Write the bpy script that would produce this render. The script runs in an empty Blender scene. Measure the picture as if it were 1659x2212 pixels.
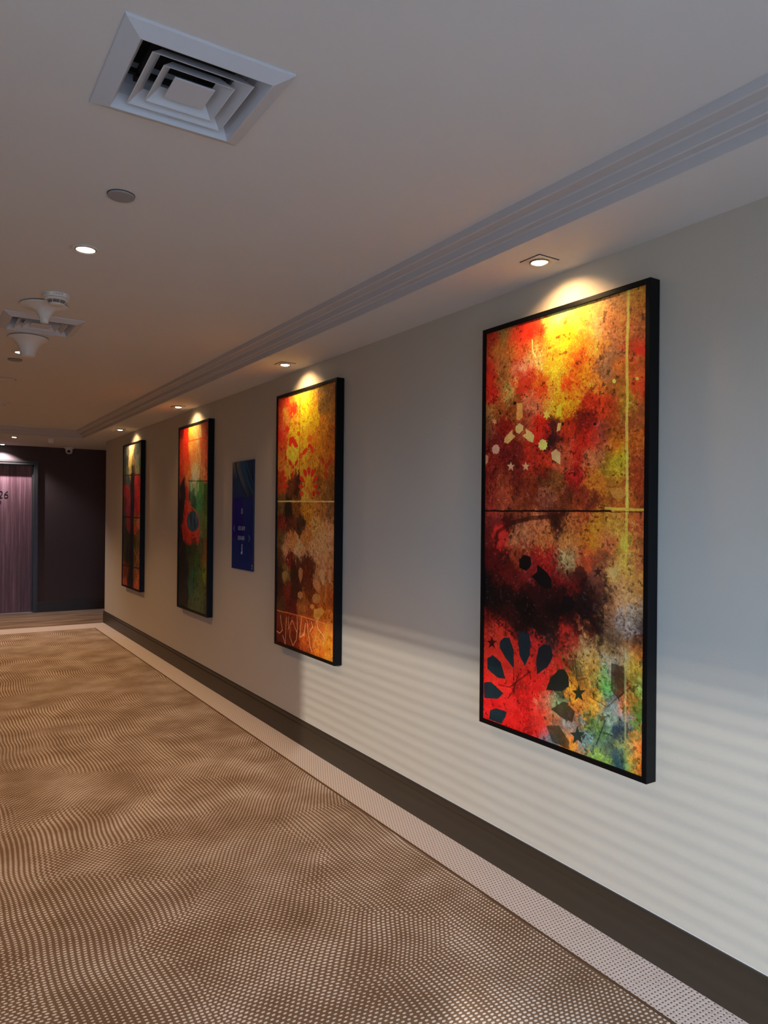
import bpy, bmesh, math, random
import numpy as np
from mathutils import Vector, Matrix

# ------------------------------------------------------------------ camera, light, exposure
scene = bpy.context.scene
col = scene.collection
PI = math.pi
W, D, H, H2 = 2.1366, 11.968, 2.5, 2.6          # right wall, end wall, soffit height, tray height
YC = 10.46                                       # the right wall ends here, a passage crosses
YB = -2.6                                        # glazed end behind the camera
XL = -1.03                                       # left wall
f_px, yaw, pitch, roll = 1555.74, 0.570416, 0.0031076, 0.0095028
cam_d = bpy.data.cameras.new('camera'); cam = bpy.data.objects.new('camera', cam_d); col.objects.link(cam)
cam_d.sensor_fit = 'HORIZONTAL'; cam_d.sensor_width = 36.0; cam_d.lens = f_px/1659*36.0
cam_d.clip_start = 0.02; cam_d.clip_end = 100
fv = Vector((math.sin(yaw)*math.cos(pitch), math.cos(yaw)*math.cos(pitch), math.sin(pitch)))
r0 = Vector((math.cos(yaw), -math.sin(yaw), 0)); u0 = r0.cross(fv)
rv = r0*math.cos(roll) + u0*math.sin(roll); uv_ = -r0*math.sin(roll) + u0*math.cos(roll)
cam.matrix_world = Matrix(((rv.x, uv_.x, -fv.x, 0), (rv.y, uv_.y, -fv.y, 0), (rv.z, uv_.z, -fv.z, 1.53085), (0, 0, 0, 1)))
scene.camera = cam
vs = scene.view_settings
vs.view_transform = 'Standard'; vs.look = 'None'; vs.gamma = 1.0; vs.use_curve_mapping = False
vs.exposure = -0.1
scene.cycles.use_denoising = True
scene.cycles.max_bounces = 8; scene.cycles.diffuse_bounces = 6; scene.cycles.glossy_bounces = 3
scene.cycles.sample_clamp_indirect = 20.0
scene.cycles.caustics_reflective = False; scene.cycles.caustics_refractive = False

SKY = (0.37, 0.60, 1.0); SKY_STRENGTH = 15.0; GROUND = (0.36, 0.50, 0.78); GROUND_STRENGTH = 4.5
SUN_STRENGTH = 4.8
PICTURE_SPOT = 17.0; DOWNLIGHT = 84.0; DOOR_SPOT = 90.0; LENS_GLOW = 30.0
WARM = (1.0, 0.62, 0.30); WARM_WHITE = (1.0, 0.60, 0.30)
world = bpy.data.worlds.new('daylight'); scene.world = world; world.use_nodes = True
bg = world.node_tree.nodes['Background']; wt = world.node_tree
tcw = wt.nodes.new('ShaderNodeTexCoord'); sxw = wt.nodes.new('ShaderNodeSeparateXYZ'); wt.links.new(tcw.outputs['Generated'], sxw.inputs[0])
mrw = wt.nodes.new('ShaderNodeMapRange'); mrw.inputs[1].default_value = -.04; mrw.inputs[2].default_value = .04; wt.links.new(sxw.outputs[2], mrw.inputs[0])
mxw = wt.nodes.new('ShaderNodeMix'); mxw.data_type = 'RGBA'; wt.links.new(mrw.outputs[0], mxw.inputs[0])
mxw.inputs[6].default_value = (*[c*GROUND_STRENGTH for c in GROUND], 1); mxw.inputs[7].default_value = (*[c*SKY_STRENGTH for c in SKY], 1)
wt.links.new(mxw.outputs[2], bg.inputs[0]); bg.inputs[1].default_value = 1.0

def lamp(name, kind, loc, power, color, target=None, parent=None, **kw):
    d = bpy.data.lights.new(name, kind); d.energy = power; d.color = color
    for k, v in kw.items(): setattr(d, k, v)
    o = bpy.data.objects.new(name, d); col.objects.link(o)
    o.location = loc
    if target is not None:
        o.rotation_euler = (Vector(target)-Vector(loc)).to_track_quat('-Z', 'Y').to_euler()
    if parent: o.parent = parent
    return o
# daylight: sky through the glazed end behind the camera, low sun through the blinds of the left window
BW = (-0.7, 1.85, 0.10, 1.90)                    # back window x0 x1 z0 z1
LW = (-2.5, 1.3, 1.12, 2.30)                     # left window y0 y1 z0 z1
LG = (-2.5, -0.55, 0.10, 1.00)                     # added low opening under it, unseen, brightens the near floor
o = lamp('sky_through_end_window', 'AREA', ((BW[0]+BW[1])/2, YB-0.05, (BW[2]+BW[3])/2), 1, (1, 1, 1), target=((BW[0]+BW[1])/2, 0, (BW[2]+BW[3])/2), shape='RECTANGLE', size=BW[1]-BW[0], size_y=BW[3]-BW[2])
o.data.cycles.is_portal = True
o = lamp('sky_through_side_window', 'AREA', (XL-0.2, (LW[0]+LW[1])/2, (LW[2]+LW[3])/2), 1, (1, 1, 1), target=(0, (LW[0]+LW[1])/2, (LW[2]+LW[3])/2), shape='RECTANGLE', size=LW[1]-LW[0], size_y=LW[3]-LW[2])
o.data.cycles.is_portal = True
o = lamp('sky_through_added_opening', 'AREA', (XL-0.22, (LG[0]+LG[1])/2, (LG[2]+LG[3])/2), 1, (1, 1, 1), target=(0, (LG[0]+LG[1])/2, (LG[2]+LG[3])/2), shape='RECTANGLE', size=LG[1]-LG[0], size_y=LG[3]-LG[2])  # portal for the added low opening
o.data.cycles.is_portal = True
sun = lamp('sun', 'SUN', (-6, -6, 5), SUN_STRENGTH, (1.0, 0.96, 0.92), angle=math.radians(1.35))
sun.rotation_euler = Vector((1.0, 0.95, -0.365)).to_track_quat('-Z', 'Y').to_euler()

# ------------------------------------------------------------------ helpers
def srgb(r, g, b):
    f = lambda c: (c/255/12.92) if c/255 <= 0.04045 else ((c/255+0.055)/1.055)**2.4
    return (f(r), f(g), f(b), 1)
def tag(o, label=None, cat=None, group=None, kind=None):
    if label: o['label'] = label
    if cat: o['category'] = cat
    if group: o['group'] = group
    if kind: o['kind'] = kind
    return o
def obj(name, bm, m, parent=None, smooth=False):
    me = bpy.data.meshes.new(name); bm.normal_update(); bm.to_mesh(me); bm.free()
    if smooth:
        for p in me.polygons: p.use_smooth = True
        me.set_sharp_from_angle(angle=math.radians(35))
    if m: me.materials.append(m)
    o = bpy.data.objects.new(name, me); col.objects.link(o)
    if parent: o.parent = parent
    return o
def empty(name, loc, label=None, cat=None, group=None, kind=None):
    o = bpy.data.objects.new(name, None); col.objects.link(o); o.location = loc; o.empty_display_size = 0.05
    return tag(o, label, cat, group, kind)
def dup(root, loc, label, group=None):
    r = root.copy(); col.objects.link(r); r.location = loc; r['label'] = label
    if group: r['group'] = group
    for ch in list(root.children):
        c = ch.copy(); col.objects.link(c); c.parent = r
        for g in ch.children:
            e = g.copy(); col.objects.link(e); e.parent = c
    return r
def box(bm, x0, x1, y0, y1, z0, z1, bev=0.0):
    r = bmesh.ops.create_cube(bm, size=1.0)
    for v in r['verts']:
        v.co = Vector(((x0+x1)/2+v.co.x*(x1-x0), (y0+y1)/2+v.co.y*(y1-y0), (z0+z1)/2+v.co.z*(z1-z0)))
    if bev:
        es = list({e for v in r['verts'] for e in v.link_edges})
        bmesh.ops.bevel(bm, geom=es, offset=bev, segments=2, affect='EDGES', profile=0.7)
def boxes(*bs, bev=0.0):
    bm = bmesh.new()
    for b in bs: box(bm, *b, bev=bev)
    return bm
def lathe(prof, n=48, bm=None, loc=(0, 0, 0)):
    """surface of revolution about z; prof = [(radius, z)], radius 0 closes it"""
    bm = bm or bmesh.new(); rings = []
    for r, z in prof:
        if r < 1e-6: rings.append([bm.verts.new((loc[0], loc[1], loc[2]+z))])
        else: rings.append([bm.verts.new((loc[0]+r*math.cos(2*PI*i/n), loc[1]+r*math.sin(2*PI*i/n), loc[2]+z)) for i in range(n)])
    for a, b in zip(rings, rings[1:]):
        for i in range(n):
            j = (i+1) % n
            if len(a) == 1 and len(b) == 1: continue
            if len(a) == 1: bm.faces.new((a[0], b[j], b[i]))
            elif len(b) == 1: bm.faces.new((a[i], a[j], b[0]))
            else: bm.faces.new((a[i], a[j], b[j], b[i]))
    return bm
def sweep(prof, path, closed_prof=False):
    """prof = [(inward offset, z)], path = [(x, y, nx, ny)] with mitred inward normals"""
    bm = bmesh.new(); rows = []
    for x, y, nx, ny in path: rows.append([bm.verts.new((x+nx*a, y+ny*a, z)) for a, z in prof])
    k = len(prof)
    for r, s in zip(rows, rows[1:]):
        for i in range(k if closed_prof else k-1):
            bm.faces.new((r[i], r[(i+1) % k], s[(i+1) % k], s[i]))
    if closed_prof: bm.faces.new(rows[0]); bm.faces.new(rows[-1])
    bmesh.ops.recalc_face_normals(bm, faces=bm.faces)
    return bm
# materials
class N:
    def __init__(s, name):
        s.m = bpy.data.materials.new(name); s.m.use_nodes = True; s.t = s.m.node_tree
        s.b = s.t.nodes['Principled BSDF']
    def n(s, kind, **kw):
        x = s.t.nodes.new(kind)
        for k, v in kw.items(): setattr(x, k, v)
        return x
    def l(s, a, b): s.t.links.new(a, b)
    def math(s, op, a, b=None, c=None, clamp=False):
        x = s.n('ShaderNodeMath', operation=op, use_clamp=clamp)
        for i, v in enumerate((a, b, c)):
            if v is None: continue
            if isinstance(v, (int, float)): x.inputs[i].default_value = v
            else: s.l(v, x.inputs[i])
        return x.outputs[0]
    def mix(s, fac, a, b, mode='MIX'):
        x = s.n('ShaderNodeMix', data_type='RGBA', blend_type=mode)
        for i, v in ((0, fac), (6, a), (7, b)):
            if hasattr(v, 'is_linked') or isinstance(v, bpy.types.NodeSocket): s.l(v, x.inputs[i])
            else: x.inputs[i].default_value = v
        return x.outputs[2]
    def noise(s, vec, scale, detail=3, rough=.5):
        x = s.n('ShaderNodeTexNoise'); x.inputs['Scale'].default_value = scale; x.inputs['Detail'].default_value = detail; x.inputs['Roughness'].default_value = rough
        if vec is not None: s.l(vec, x.inputs['Vector'])
        return x.outputs['Fac']
    def ramp(s, fac, *stops):
        x = s.n('ShaderNodeValToRGB'); s.l(fac, x.inputs[0]); e = x.color_ramp.elements
        while len(e) < len(stops): e.new(0.5)
        for el, (p, c) in zip(e, stops): el.position = p; el.color = c
        return x.outputs[0]
    def bump(s, h, strength, dist):
        x = s.n('ShaderNodeBump'); x.inputs['Strength'].default_value = strength; x.inputs['Distance'].default_value = dist
        s.l(h, x.inputs['Height']); s.l(x.outputs[0], s.b.inputs['Normal'])
def paint(name, c, rough=.6, metal=0, var=.06, bump=.0, bscale=300, spec=.5):
    g = N(name); g.b.inputs['Roughness'].default_value = rough; g.b.inputs['Metallic'].default_value = metal
    g.b.inputs['Specular IOR Level'].default_value = spec
    tc = g.n('ShaderNodeTexCoord').outputs['Object']
    n1 = g.noise(tc, 3.0, 4)
    d = tuple(x*(1-var) for x in c[:3])+(1,)
    g.l(g.mix(n1, c, d), g.b.inputs['Base Color'])
    if bump: g.bump(g.noise(tc, bscale, 2), bump, .002)
    return g.m
def emit(name, c, s):
    g = N(name); g.b.inputs['Base Color'].default_value = (.8, .8, .8, 1)
    g.b.inputs['Emission Color'].default_value = (*c, 1); g.b.inputs['Emission Strength'].default_value = s
    return g.m
M = {}
M['wall'] = paint('wall_paint', srgb(188, 178, 159), .75, bump=.25, bscale=260, var=.04)
M['ceiling'] = paint('ceiling_paint', srgb(216, 213, 208), .85, bump=.1, bscale=200, var=.03)
M['moulding'] = paint('moulding_paint', srgb(192, 188, 184), .7, var=.03)
M['vent'] = paint('vent_enamel', srgb(205, 208, 212), .45, var=.08)
M['white_plastic'] = paint('white_plastic', srgb(222, 220, 214), .4, var=.04)
M['plate'] = paint('fixture_enamel', srgb(214, 206, 194), .4, var=.05)
M['dark'] = paint('dark_gap', srgb(14, 14, 15), .8)
M['black_frame'] = paint('black_frame', srgb(5, 5, 7), .45, var=.3, spec=.18)
M['baseboard'] = paint('baseboard_paint', srgb(56, 46, 34), .42, var=.12, spec=.4)
M['end_wall'] = paint('dark_wallcovering', srgb(74, 57, 55), .7, var=.15, bump=.2, bscale=150)
M['door_frame'] = paint('door_frame_lacquer', srgb(58, 54, 50), .35, var=.1)
M['chrome'] = paint('brushed_ring', srgb(150, 140, 128), .3, .9)
M['lens'] = emit('lamp_lens', (1.0, 0.86, 0.62), LENS_GLOW)
M['lens_round'] = emit('downlight_lens', (1.0, 0.93, 0.80), 6.0)
M['lens_cool'] = emit('cool_lamp_lens', (0.93, 0.93, 1.0), LENS_GLOW)
M['ink'] = paint('black_ink', srgb(16, 16, 18), .5)
M['gunmetal'] = paint('door_numeral_metal', srgb(40, 42, 50), .35, .6)
M['sign_letter'] = paint('silver_lettering', srgb(150, 155, 165), .4, .2)
M['grey_disc'] = paint('grey_cover', srgb(150, 148, 146), .6)

def carpet():
    g = N('woven_carpet'); tc = g.n('ShaderNodeTexCoord').outputs['Object']
    sx = g.n('ShaderNodeSeparateXYZ'); g.l(tc, sx.inputs[0]); X, Y = sx.outputs[0], sx.outputs[1]
    # field: rows of pale loops whose spacing wanders
    wn = g.n('ShaderNodeTexNoise'); wn.inputs['Scale'].default_value = 1.7; wn.inputs['Detail'].default_value = 1; g.l(tc, wn.inputs['Vector'])
    ws = g.n('ShaderNodeSeparateColor'); g.l(wn.outputs['Color'], ws.inputs[0])
    fx = g.math('ADD', X, g.math('MULTIPLY', ws.outputs[0], .10)); fy = g.math('ADD', Y, g.math('MULTIPLY', ws.outputs[1], .10))
    st = g.n('ShaderNodeMapRange'); g.l(g.noise(tc, 1.3, 1), st.inputs[0]); st.inputs[1].default_value = .46; st.inputs[2].default_value = .54; st.inputs[4].default_value = .5
    def dots(stag, px, py, x, y, r0, r1, soft):
        v = g.math('DIVIDE', y, py); row = g.math('FLOOR', v)
        off = g.math('MULTIPLY', g.math('MODULO', g.math('ABSOLUTE', row), 2.0), stag)
        u = g.math('ADD', g.math('DIVIDE', x, px), off)
        a = g.math('SUBTRACT', g.math('FRACT', u), .5); b = g.math('SUBTRACT', g.math('FRACT', v), .5)
        d = g.math('SQRT', g.math('ADD', g.math('MULTIPLY', a, a), g.math('MULTIPLY', g.math('MULTIPLY', b, b), 1.2)))
        mr = g.n('ShaderNodeMapRange'); mr.interpolation_type = 'SMOOTHSTEP'
        g.l(d, mr.inputs[0])
        rr = g.math('ADD', r0, soft) if not isinstance(r0, float) else r0+soft
        if isinstance(r0, float): mr.inputs[1].default_value = r0; mr.inputs[2].default_value = r0+soft
        else: g.l(r0, mr.inputs[1]); g.l(rr, mr.inputs[2])
        mr.inputs[3].default_value = 1; mr.inputs[4].default_value = 0
        return mr.outputs[0]
    patch = g.noise(tc, 3.4, 3, .55)
    pm = g.n('ShaderNodeMapRange'); g.l(patch, pm.inputs[0]); pm.inputs[1].default_value = .32; pm.inputs[2].default_value = .68
    rad = g.math('ADD', g.math('MULTIPLY', pm.outputs[0], .11), .17)
    fd = dots(st.outputs[0], .0205, .0150, fx, fy, rad, 0, .12)
    fine = g.noise(tc, 420, 2)
    brown = g.mix(pm.outputs[0], srgb(144, 114, 85), srgb(168, 138, 107))
    brown = g.mix(g.math('MULTIPLY', fine, .55), brown, srgb(78, 62, 48))
    pale = g.mix(pm.outputs[0], srgb(238, 226, 206), srgb(255, 248, 236))
    field = g.mix(fd, brown, pale)
    bd = dots(.5, .0150, .0150, X, Y, .13, 0, .16)
    light = g.mix(g.math('MULTIPLY', fine, .5), srgb(244, 232, 220), srgb(182, 164, 152))
    border = g.mix(bd, light, srgb(96, 74, 62))
    # border: strip along the right wall and across the end of the corridor, narrow plain line between
    inx = g.math('GREATER_THAN', X, 1.935); iny = g.math('GREATER_THAN', Y, 10.03)
    bm_ = g.math('MAXIMUM', inx, iny)
    past = g.math('GREATER_THAN', Y, 10.44)
    lx = g.math('MULTIPLY', g.math('GREATER_THAN', X, 1.921), g.math('LESS_THAN', X, 1.935))
    ly = g.math('MULTIPLY', g.math('GREATER_THAN', Y, 10.015), g.math('LESS_THAN', Y, 10.03))
    field = g.mix(g.math('MAXIMUM', lx, ly), field, srgb(108, 84, 62))
    c = g.mix(bm_, field, border)
    streak = g.n('ShaderNodeMapping'); streak.inputs['Scale'].default_value = (.8, 7, 1); g.l(tc, streak.inputs[0])
    sn = g.noise(streak.outputs[0], 1.6, 4)
    far = g.mix(g.ramp(sn, (.35, (0, 0, 0, 1)), (.65, (1, 1, 1, 1))), srgb(112, 88, 70), srgb(168, 146, 122))
    c = g.mix(past, c, far)
    g.l(c, g.b.inputs['Base Color']); g.b.inputs['Roughness'].default_value = .95; g.b.inputs['Specular IOR Level'].default_value = .15
    g.bump(g.math('ADD', fine, g.math('MULTIPLY', fd, .6)), .35, .004)
    return g.m
M['carpet'] = carpet()
def wood():
    g = N('dark_wood_veneer'); tc = g.n('ShaderNodeTexCoord').outputs['Object']
    mp = g.n('ShaderNodeMapping'); mp.inputs['Scale'].default_value = (30, 30, .8); g.l(tc, mp.inputs[0])
    a = g.noise(mp.outputs[0], 1.6, 6, .65)
    mp2 = g.n('ShaderNodeMapping'); mp2.inputs['Scale'].default_value = (7, 7, .25); g.l(tc, mp2.inputs[0])
    b = g.noise(mp2.outputs[0], 1.0, 2)
    f = g.math('ADD', g.math('MULTIPLY', a, .6), g.math('MULTIPLY', b, .4))
    g.l(g.ramp(f, (.30, srgb(62, 38, 42)), (.5, srgb(112, 76, 80)), (.68, srgb(166, 128, 132))), g.b.inputs['Base Color'])
    g.b.inputs['Roughness'].default_value = .45
    return g.m
M['wood'] = wood()
def canvas():
    g = N('printed_canvas'); tc = g.n('ShaderNodeTexCoord').outputs['Object']
    at = g.n('ShaderNodeVertexColor', layer_name='artwork').outputs['Color']
    n1 = g.noise(tc, 170, 5, .75); n2 = g.noise(tc, 22, 5, .65)
    m1 = g.ramp(n1, (.36, (.50, .42, .36, 1)), (.50, (1, 1, 1, 1)), (.75, (1.0, 1.0, 1.0, 1)))
    c = g.mix(.8, at, m1, 'MULTIPLY')
    m2 = g.ramp(n2, (.3, (.72, .66, .60, 1)), (.6, (1, 1, 1, 1)))
    c = g.mix(.7, c, m2, 'MULTIPLY')
    g.l(c, g.b.inputs['Base Color']); g.b.inputs['Roughness'].default_value = .5; g.b.inputs['Specular IOR Level'].default_value = .3
    g.bump(n1, .3, .0015)
    return g.m
M['canvas'] = canvas()

# ------------------------------------------------------------------ the room
def struct(name, bm, m, parent=None, smooth=False):
    o = obj(name, bm, m, parent, smooth)
    if not parent: o['kind'] = 'structure'
    return o
struct('floor', boxes((-3.2, 5.2, YB-.3, D+.3, -.12, 0)), M['carpet'])
struct('wall_right', boxes((W, W+.25, YB-.2, YC, 0, H+.3)), M['wall'])
struct('wall_left', boxes((XL-.2, XL, YB-.2, LW[0], 0, H+.3), (XL-.2, XL, LW[1], YC, 0, H+.3), (XL-.2, XL, LW[0], LW[1], LW[3], H+.3), (XL-.2, XL, LW[0], LW[1], LG[3], LW[2]),
    (XL-.2, XL, LW[0], LG[0], 0, LG[3]), (XL-.2, XL, LG[1], LW[1], 0, LG[3]), (XL-.2, XL, LG[0], LG[1], 0, LG[2])), M['wall'])
struct('wall_back', boxes((XL, BW[0], YB-.2, YB, 0, H+.3), (BW[1], W, YB-.2, YB, 0, H+.3), (BW[0], BW[1], YB-.2, YB, 0, BW[2]), (BW[0], BW[1], YB-.2, YB, BW[3], H+.3)), M['wall'])
# end wall with the door opening
DX0, DX1, DZ = 0.515, 1.475, 2.285               # outside of the door frame
struct('wall_end', boxes((-3.0, DX0, D, D+.2, 0, H+.02), (DX1, 5.0, D, D+.2, 0, H+.02), (DX0, DX1, D, D+.2, DZ, H+.02)), M['end_wall'])
struct('wall_passage_left', boxes((-3.2, -3.0, YC-.2, D+.2, 0, H+.1)), M['end_wall'])
struct('wall_passage_right', boxes((5.0, 5.2, YC-.2, D+.2, 0, H+.1)), M['end_wall'])
struct('wall_passage_near', boxes((-3.0, XL-.2, YC-.2, YC, 0, H+.1), (W+.25, 5.0, YC-.2, YC, 0, H+.1)), M['wall'])
# moulding and tray: inner rectangle of the soffit
TX0, TX1, TY0, TY1 = -0.69, 1.79, -2.2, 10.27     # lowest step of the moulding
OFF = 0.09
prof = [(0, H-.001), (.0, H+.031), (.004, H+.036), (.030, H+.036), (.035, H+.039), (.036, H+.066), (.042, H+.071), (.082, H+.071), (.088, H+.074), (OFF, H2+.001)]
prof = [(a, z) for a, z in prof]
# the tray is larger below? no: it narrows upwards towards the ceiling
path = [(TX0, TY0, 1, 1), (TX1, TY0, -1, 1), (TX1, TY1, -1, -1), (TX0, TY1, 1, -1), (TX0, TY0, 1, 1)]
struct('trim_1', sweep(prof, path), M['moulding'], smooth=False)
VENTS = [(0.356, 0.757, 1.594, 1.997), (0.357, 0.762, 4.312, 4.725)]
VH = 0.015
def ceiling_mesh():
    bm = bmesh.new()
    def q(x0, x1, y0, y1, z):
        bm.faces.new([bm.verts.new(p) for p in ((x0, y0, z), (x0, y1, z), (x1, y1, z), (x1, y0, z))])
    a, b, c, d = TX0+OFF, TX1-OFF, TY0+OFF, TY1-OFF
    y = c
    for vx0, vx1, vy0, vy1 in VENTS:
        i = .035; q(a, b, y, vy0+i, H2); q(a, vx0+i, vy0+i, vy1-i, H2); q(vx1-i, b, vy0+i, vy1-i, H2); y = vy1-i
    q(a, b, y, d, H2)
    # soffit
    q(XL, TX0, YB, YC, H); q(TX1, W, YB, YC, H); q(TX0, TX1, YB, TY0, H); q(TX0, TX1, TY1, YC, H)
    q(-3.0, 5.0, YC, D, H)
    # slab above everything keeps daylight out
    box(bm, -3.2, 5.2, YB-.3, D+.3, H2+.2, H2+.3)
    return bm
struct('ceiling', ceiling_mesh(), M['ceiling'])
# baseboards
bbp = [(0, 0), (.016, 0), (.016, .128), (.012, .136), (.012, .158), (.009, .164), (0, .164)]
def bboard(name, path): return struct(name, sweep(bbp, path, True), M['baseboard'])
bboard('baseboard_right', [(W, YB, -1, 0), (W, YC, -1, 1), (W+.25, YC, 0, 1)])
bboard('baseboard_left', [(XL, YC, 1, 0), (XL, YB, 1, 0)])
bboard('baseboard_end', [(DX1, D, 0, -1), (5.0, D, 0, -1)])
bboard('baseboard_end_left', [(-3.0, D, 0, -1), (DX0, D, 0, -1)])
bm = boxes((W-.0015, W, YB, YC, .163, .1665)); struct('trim_2', bm, M['ceiling'])     # bead of pale sealant over the baseboard
# windows (behind and beside the camera)
wb = empty('window_1', (0, 0, 0), kind='structure')
t = .05
obj('window_frame', boxes((BW[0], BW[1], YB-.12, YB-.06, BW[2], BW[2]+t), (BW[0], BW[1], YB-.12, YB-.06, BW[3]-t, BW[3]), (BW[0], BW[0]+t, YB-.12, YB-.06, BW[2]+t, BW[3]-t), (BW[1]-t, BW[1], YB-.12, YB-.06, BW[2]+t, BW[3]-t), ((BW[0]+BW[1])/2-.03, (BW[0]+BW[1])/2+.03, YB-.12, YB-.06, BW[2]+t, BW[3]-t)), M['door_frame'], wb)
wl = empty('window_2', (0, 0, 0), kind='structure')
obj('window_frame', boxes((XL-.16, XL-.1, LW[0], LW[1], LW[2], LW[2]+.02), (XL-.16, XL-.1, LW[0], LW[1], LW[3]-.02, LW[3]), (XL-.16, XL-.1, LW[0], LW[0]+.03, LW[2]+.02, LW[3]-.02), (XL-.16, XL-.1, LW[1]-.03, LW[1], LW[2]+.02, LW[3]-.02)), M['door_frame'], wl)
bm = bmesh.new(); k = 0; z = LW[2]+.05
while z < LW[3]-.02:
    th = .019 + .034*max(0, min(1, (z-2.00)/.28))  # upper slats thickened to soften the top edge of the sun patch
    box(bm, XL-.08, XL-.04, LW[0]+.01, LW[1]-.01, z, z+th); z += .06
sb = obj('blind_slats', bm, M['white_plastic'], wl)

# door at the end, recessed in its frame
dr = empty('door_1', ((DX0+DX1)/2, D, 0), kind='structure')
REC = 0.085
def dbox(*bs, bev=0):
    return boxes(*[(a-(DX0+DX1)/2, b-(DX0+DX1)/2, c-D, d-D, e, f) for a, b, c, d, e, f in bs], bev=bev)
fw = .062
obj('door_frame', dbox((DX0, DX0+fw, D-.022, D+REC+.03, 0, DZ), (DX1-fw, DX1, D-.022, D+REC+.03, 0, DZ), (DX0+fw, DX1-fw, D-.022, D+REC+.03, DZ-fw, DZ),
    (DX0+.012, DX0+.028, D-.030, D-.022, 0, DZ-.012), (DX1-.028, DX1-.012, D-.030, D-.022, 0, DZ-.012), (DX0+.028, DX1-.028, D-.030, D-.022, DZ-.028, DZ-.012),
    (DX0+fw, DX0+fw+.018, D+REC-.025, D+REC+.03, 0, DZ-fw), (DX1-fw-.018, DX1-fw, D+REC-.025, D+REC+.03, 0, DZ-fw), (DX0+fw, DX1-fw, D+REC-.025, D+REC+.03, DZ-fw-.018, DZ-fw)), M['door_frame'], dr)
leaf = obj('door_leaf', dbox((DX0+fw+.002, DX1-fw-.002, D+REC, D+REC+.045, .006, DZ-fw-.002)), M['wood'], dr)
def text(name, s, size, m, parent, loc, rot, ext=.002, shear=0, sx=1.0, align='CENTER', thin=0.0):
    c = bpy.data.curves.new(name, 'FONT'); c.body = s; c.size = size; c.extrude = ext; c.align_x = align; c.align_y = 'CENTER'; c.shear = shear; c.offset = thin
    tmp = bpy.data.objects.new('tmp', c); col.objects.link(tmp); bpy.context.view_layer.update()
    me = bpy.data.meshes.new_from_object(tmp.evaluated_get(bpy.context.evaluated_depsgraph_get()))
    bpy.data.objects.remove(tmp)
    me.materials.clear(); me.materials.append(m)
    o = bpy.data.objects.new(name, me); col.objects.link(o); o.parent = parent; o.location = loc; o.rotation_euler = rot; o.scale = (sx, 1, 1)
    return o
lc = (DX0+DX1)/2
text('door_number', '826', .155, M['gunmetal'], dr, (.975-lc, REC-.003, 1.765), (PI/2, 0, 0), .003, .12, .92, thin=-.0035)
# number repeated in eastern numerals below, as bent strokes
def stroke(pts, w, bm, y=0.0, th=.004):
    """ribbon with thickness in the xz plane"""
    P = [Vector((p[0], p[1])) for p in pts]; L = []; R_ = []
    for i, p in enumerate(P):
        a = P[max(i-1, 0)]; b = P[min(i+1, len(P)-1)]; t_ = (b-a).normalized(); n_ = Vector((-t_.y, t_.x))
        ww = w*(p_w[i] if (p_w := [1]*len(P)) else 1)
        L.append(p+n_*ww/2); R_.append(p-n_*ww/2)
    f = [bm.verts.new((v.x, y, v.y)) for v in L]; g_ = [bm.verts.new((v.x, y, v.y)) for v in R_]
    f2 = [bm.verts.new((v.x, y-th, v.y)) for v in L]; g2 = [bm.verts.new((v.x, y-th, v.y)) for v in R_]
    for i in range(len(P)-1):
        bm.faces.new((f2[i], f2[i+1], g2[i+1], g2[i])); bm.faces.new((f[i], g_[i], g_[i+1], f[i+1]))
        bm.faces.new((f[i], f[i+1], f2[i+1], f2[i])); bm.faces.new((g_[i], g2[i], g2[i+1], g_[i+1]))
bm = bmesh.new()
stroke([(-.10, -.03), (-.075, .03), (-.05, -.03)], .010, bm)
stroke([(-.02, -.03), (-.02, .02), (-.01, .03), (.0, .02), (.01, .03), (.018, .02)], .010, bm)
stroke([(.035, .012), (.045, .022), (.056, .020), (.060, .006), (.056, -.010), (.044, -.016), (.036, -.012)], .010, bm)
bmesh.ops.recalc_face_normals(bm, faces=bm.faces)
o = obj('door_number_script', bm, M['gunmetal'], dr); o.location = (.925-lc, REC, 1.650)
obj('threshold', dbox((DX0+fw, DX1-fw, D-.02, D+REC+.045, 0, .005)), M['grey_disc'], dr)
obj('backing', dbox((DX0, DX1, D+REC+.05, D+.2, 0, DZ)), M['dark'], dr)

# ------------------------------------------------------------------ artwork painter (vertex colours on a fine grid)
def vnoise(x, y, s, seed):
    r = np.random.RandomState(seed); g = r.rand(257, 257)
    X = x*s+1000; Y = y*s+1000; xi = np.floor(X).astype(int); yi = np.floor(Y).astype(int); fx = X-xi; fy = Y-yi
    fx = fx*fx*(3-2*fx); fy = fy*fy*(3-2*fy); a = xi % 256; b = yi % 256
    return (g[b, a]*(1-fx)+g[b, a+1]*fx)*(1-fy)+(g[b+1, a]*(1-fx)+g[b+1, a+1]*fx)*fy
def fbm(x, y, s, seed, o=4, rough=.55):
    t_ = 0; k_ = 1.0; w_ = 0
    for i in range(o): t_ = t_+k_*vnoise(x, y, s*2**i, seed+i); w_ += k_; k_ *= rough
    return t_/w_
def lin(c):
    c = np.asarray(c, float)/255
    return np.where(c <= .04045, c/12.92, ((c+.055)/1.055)**2.4)
def inpoly(x, y, pts):
    r = np.zeros(x.shape, bool); n = len(pts)
    for i in range(n):
        x1, y1 = pts[i]; x2, y2 = pts[(i+1) % n]
        if y1 == y2: continue
        c = ((y1 > y) != (y2 > y)) & (x < (x2-x1)*(y-y1)/(y2-y1)+x1); r ^= c
    return r
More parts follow.
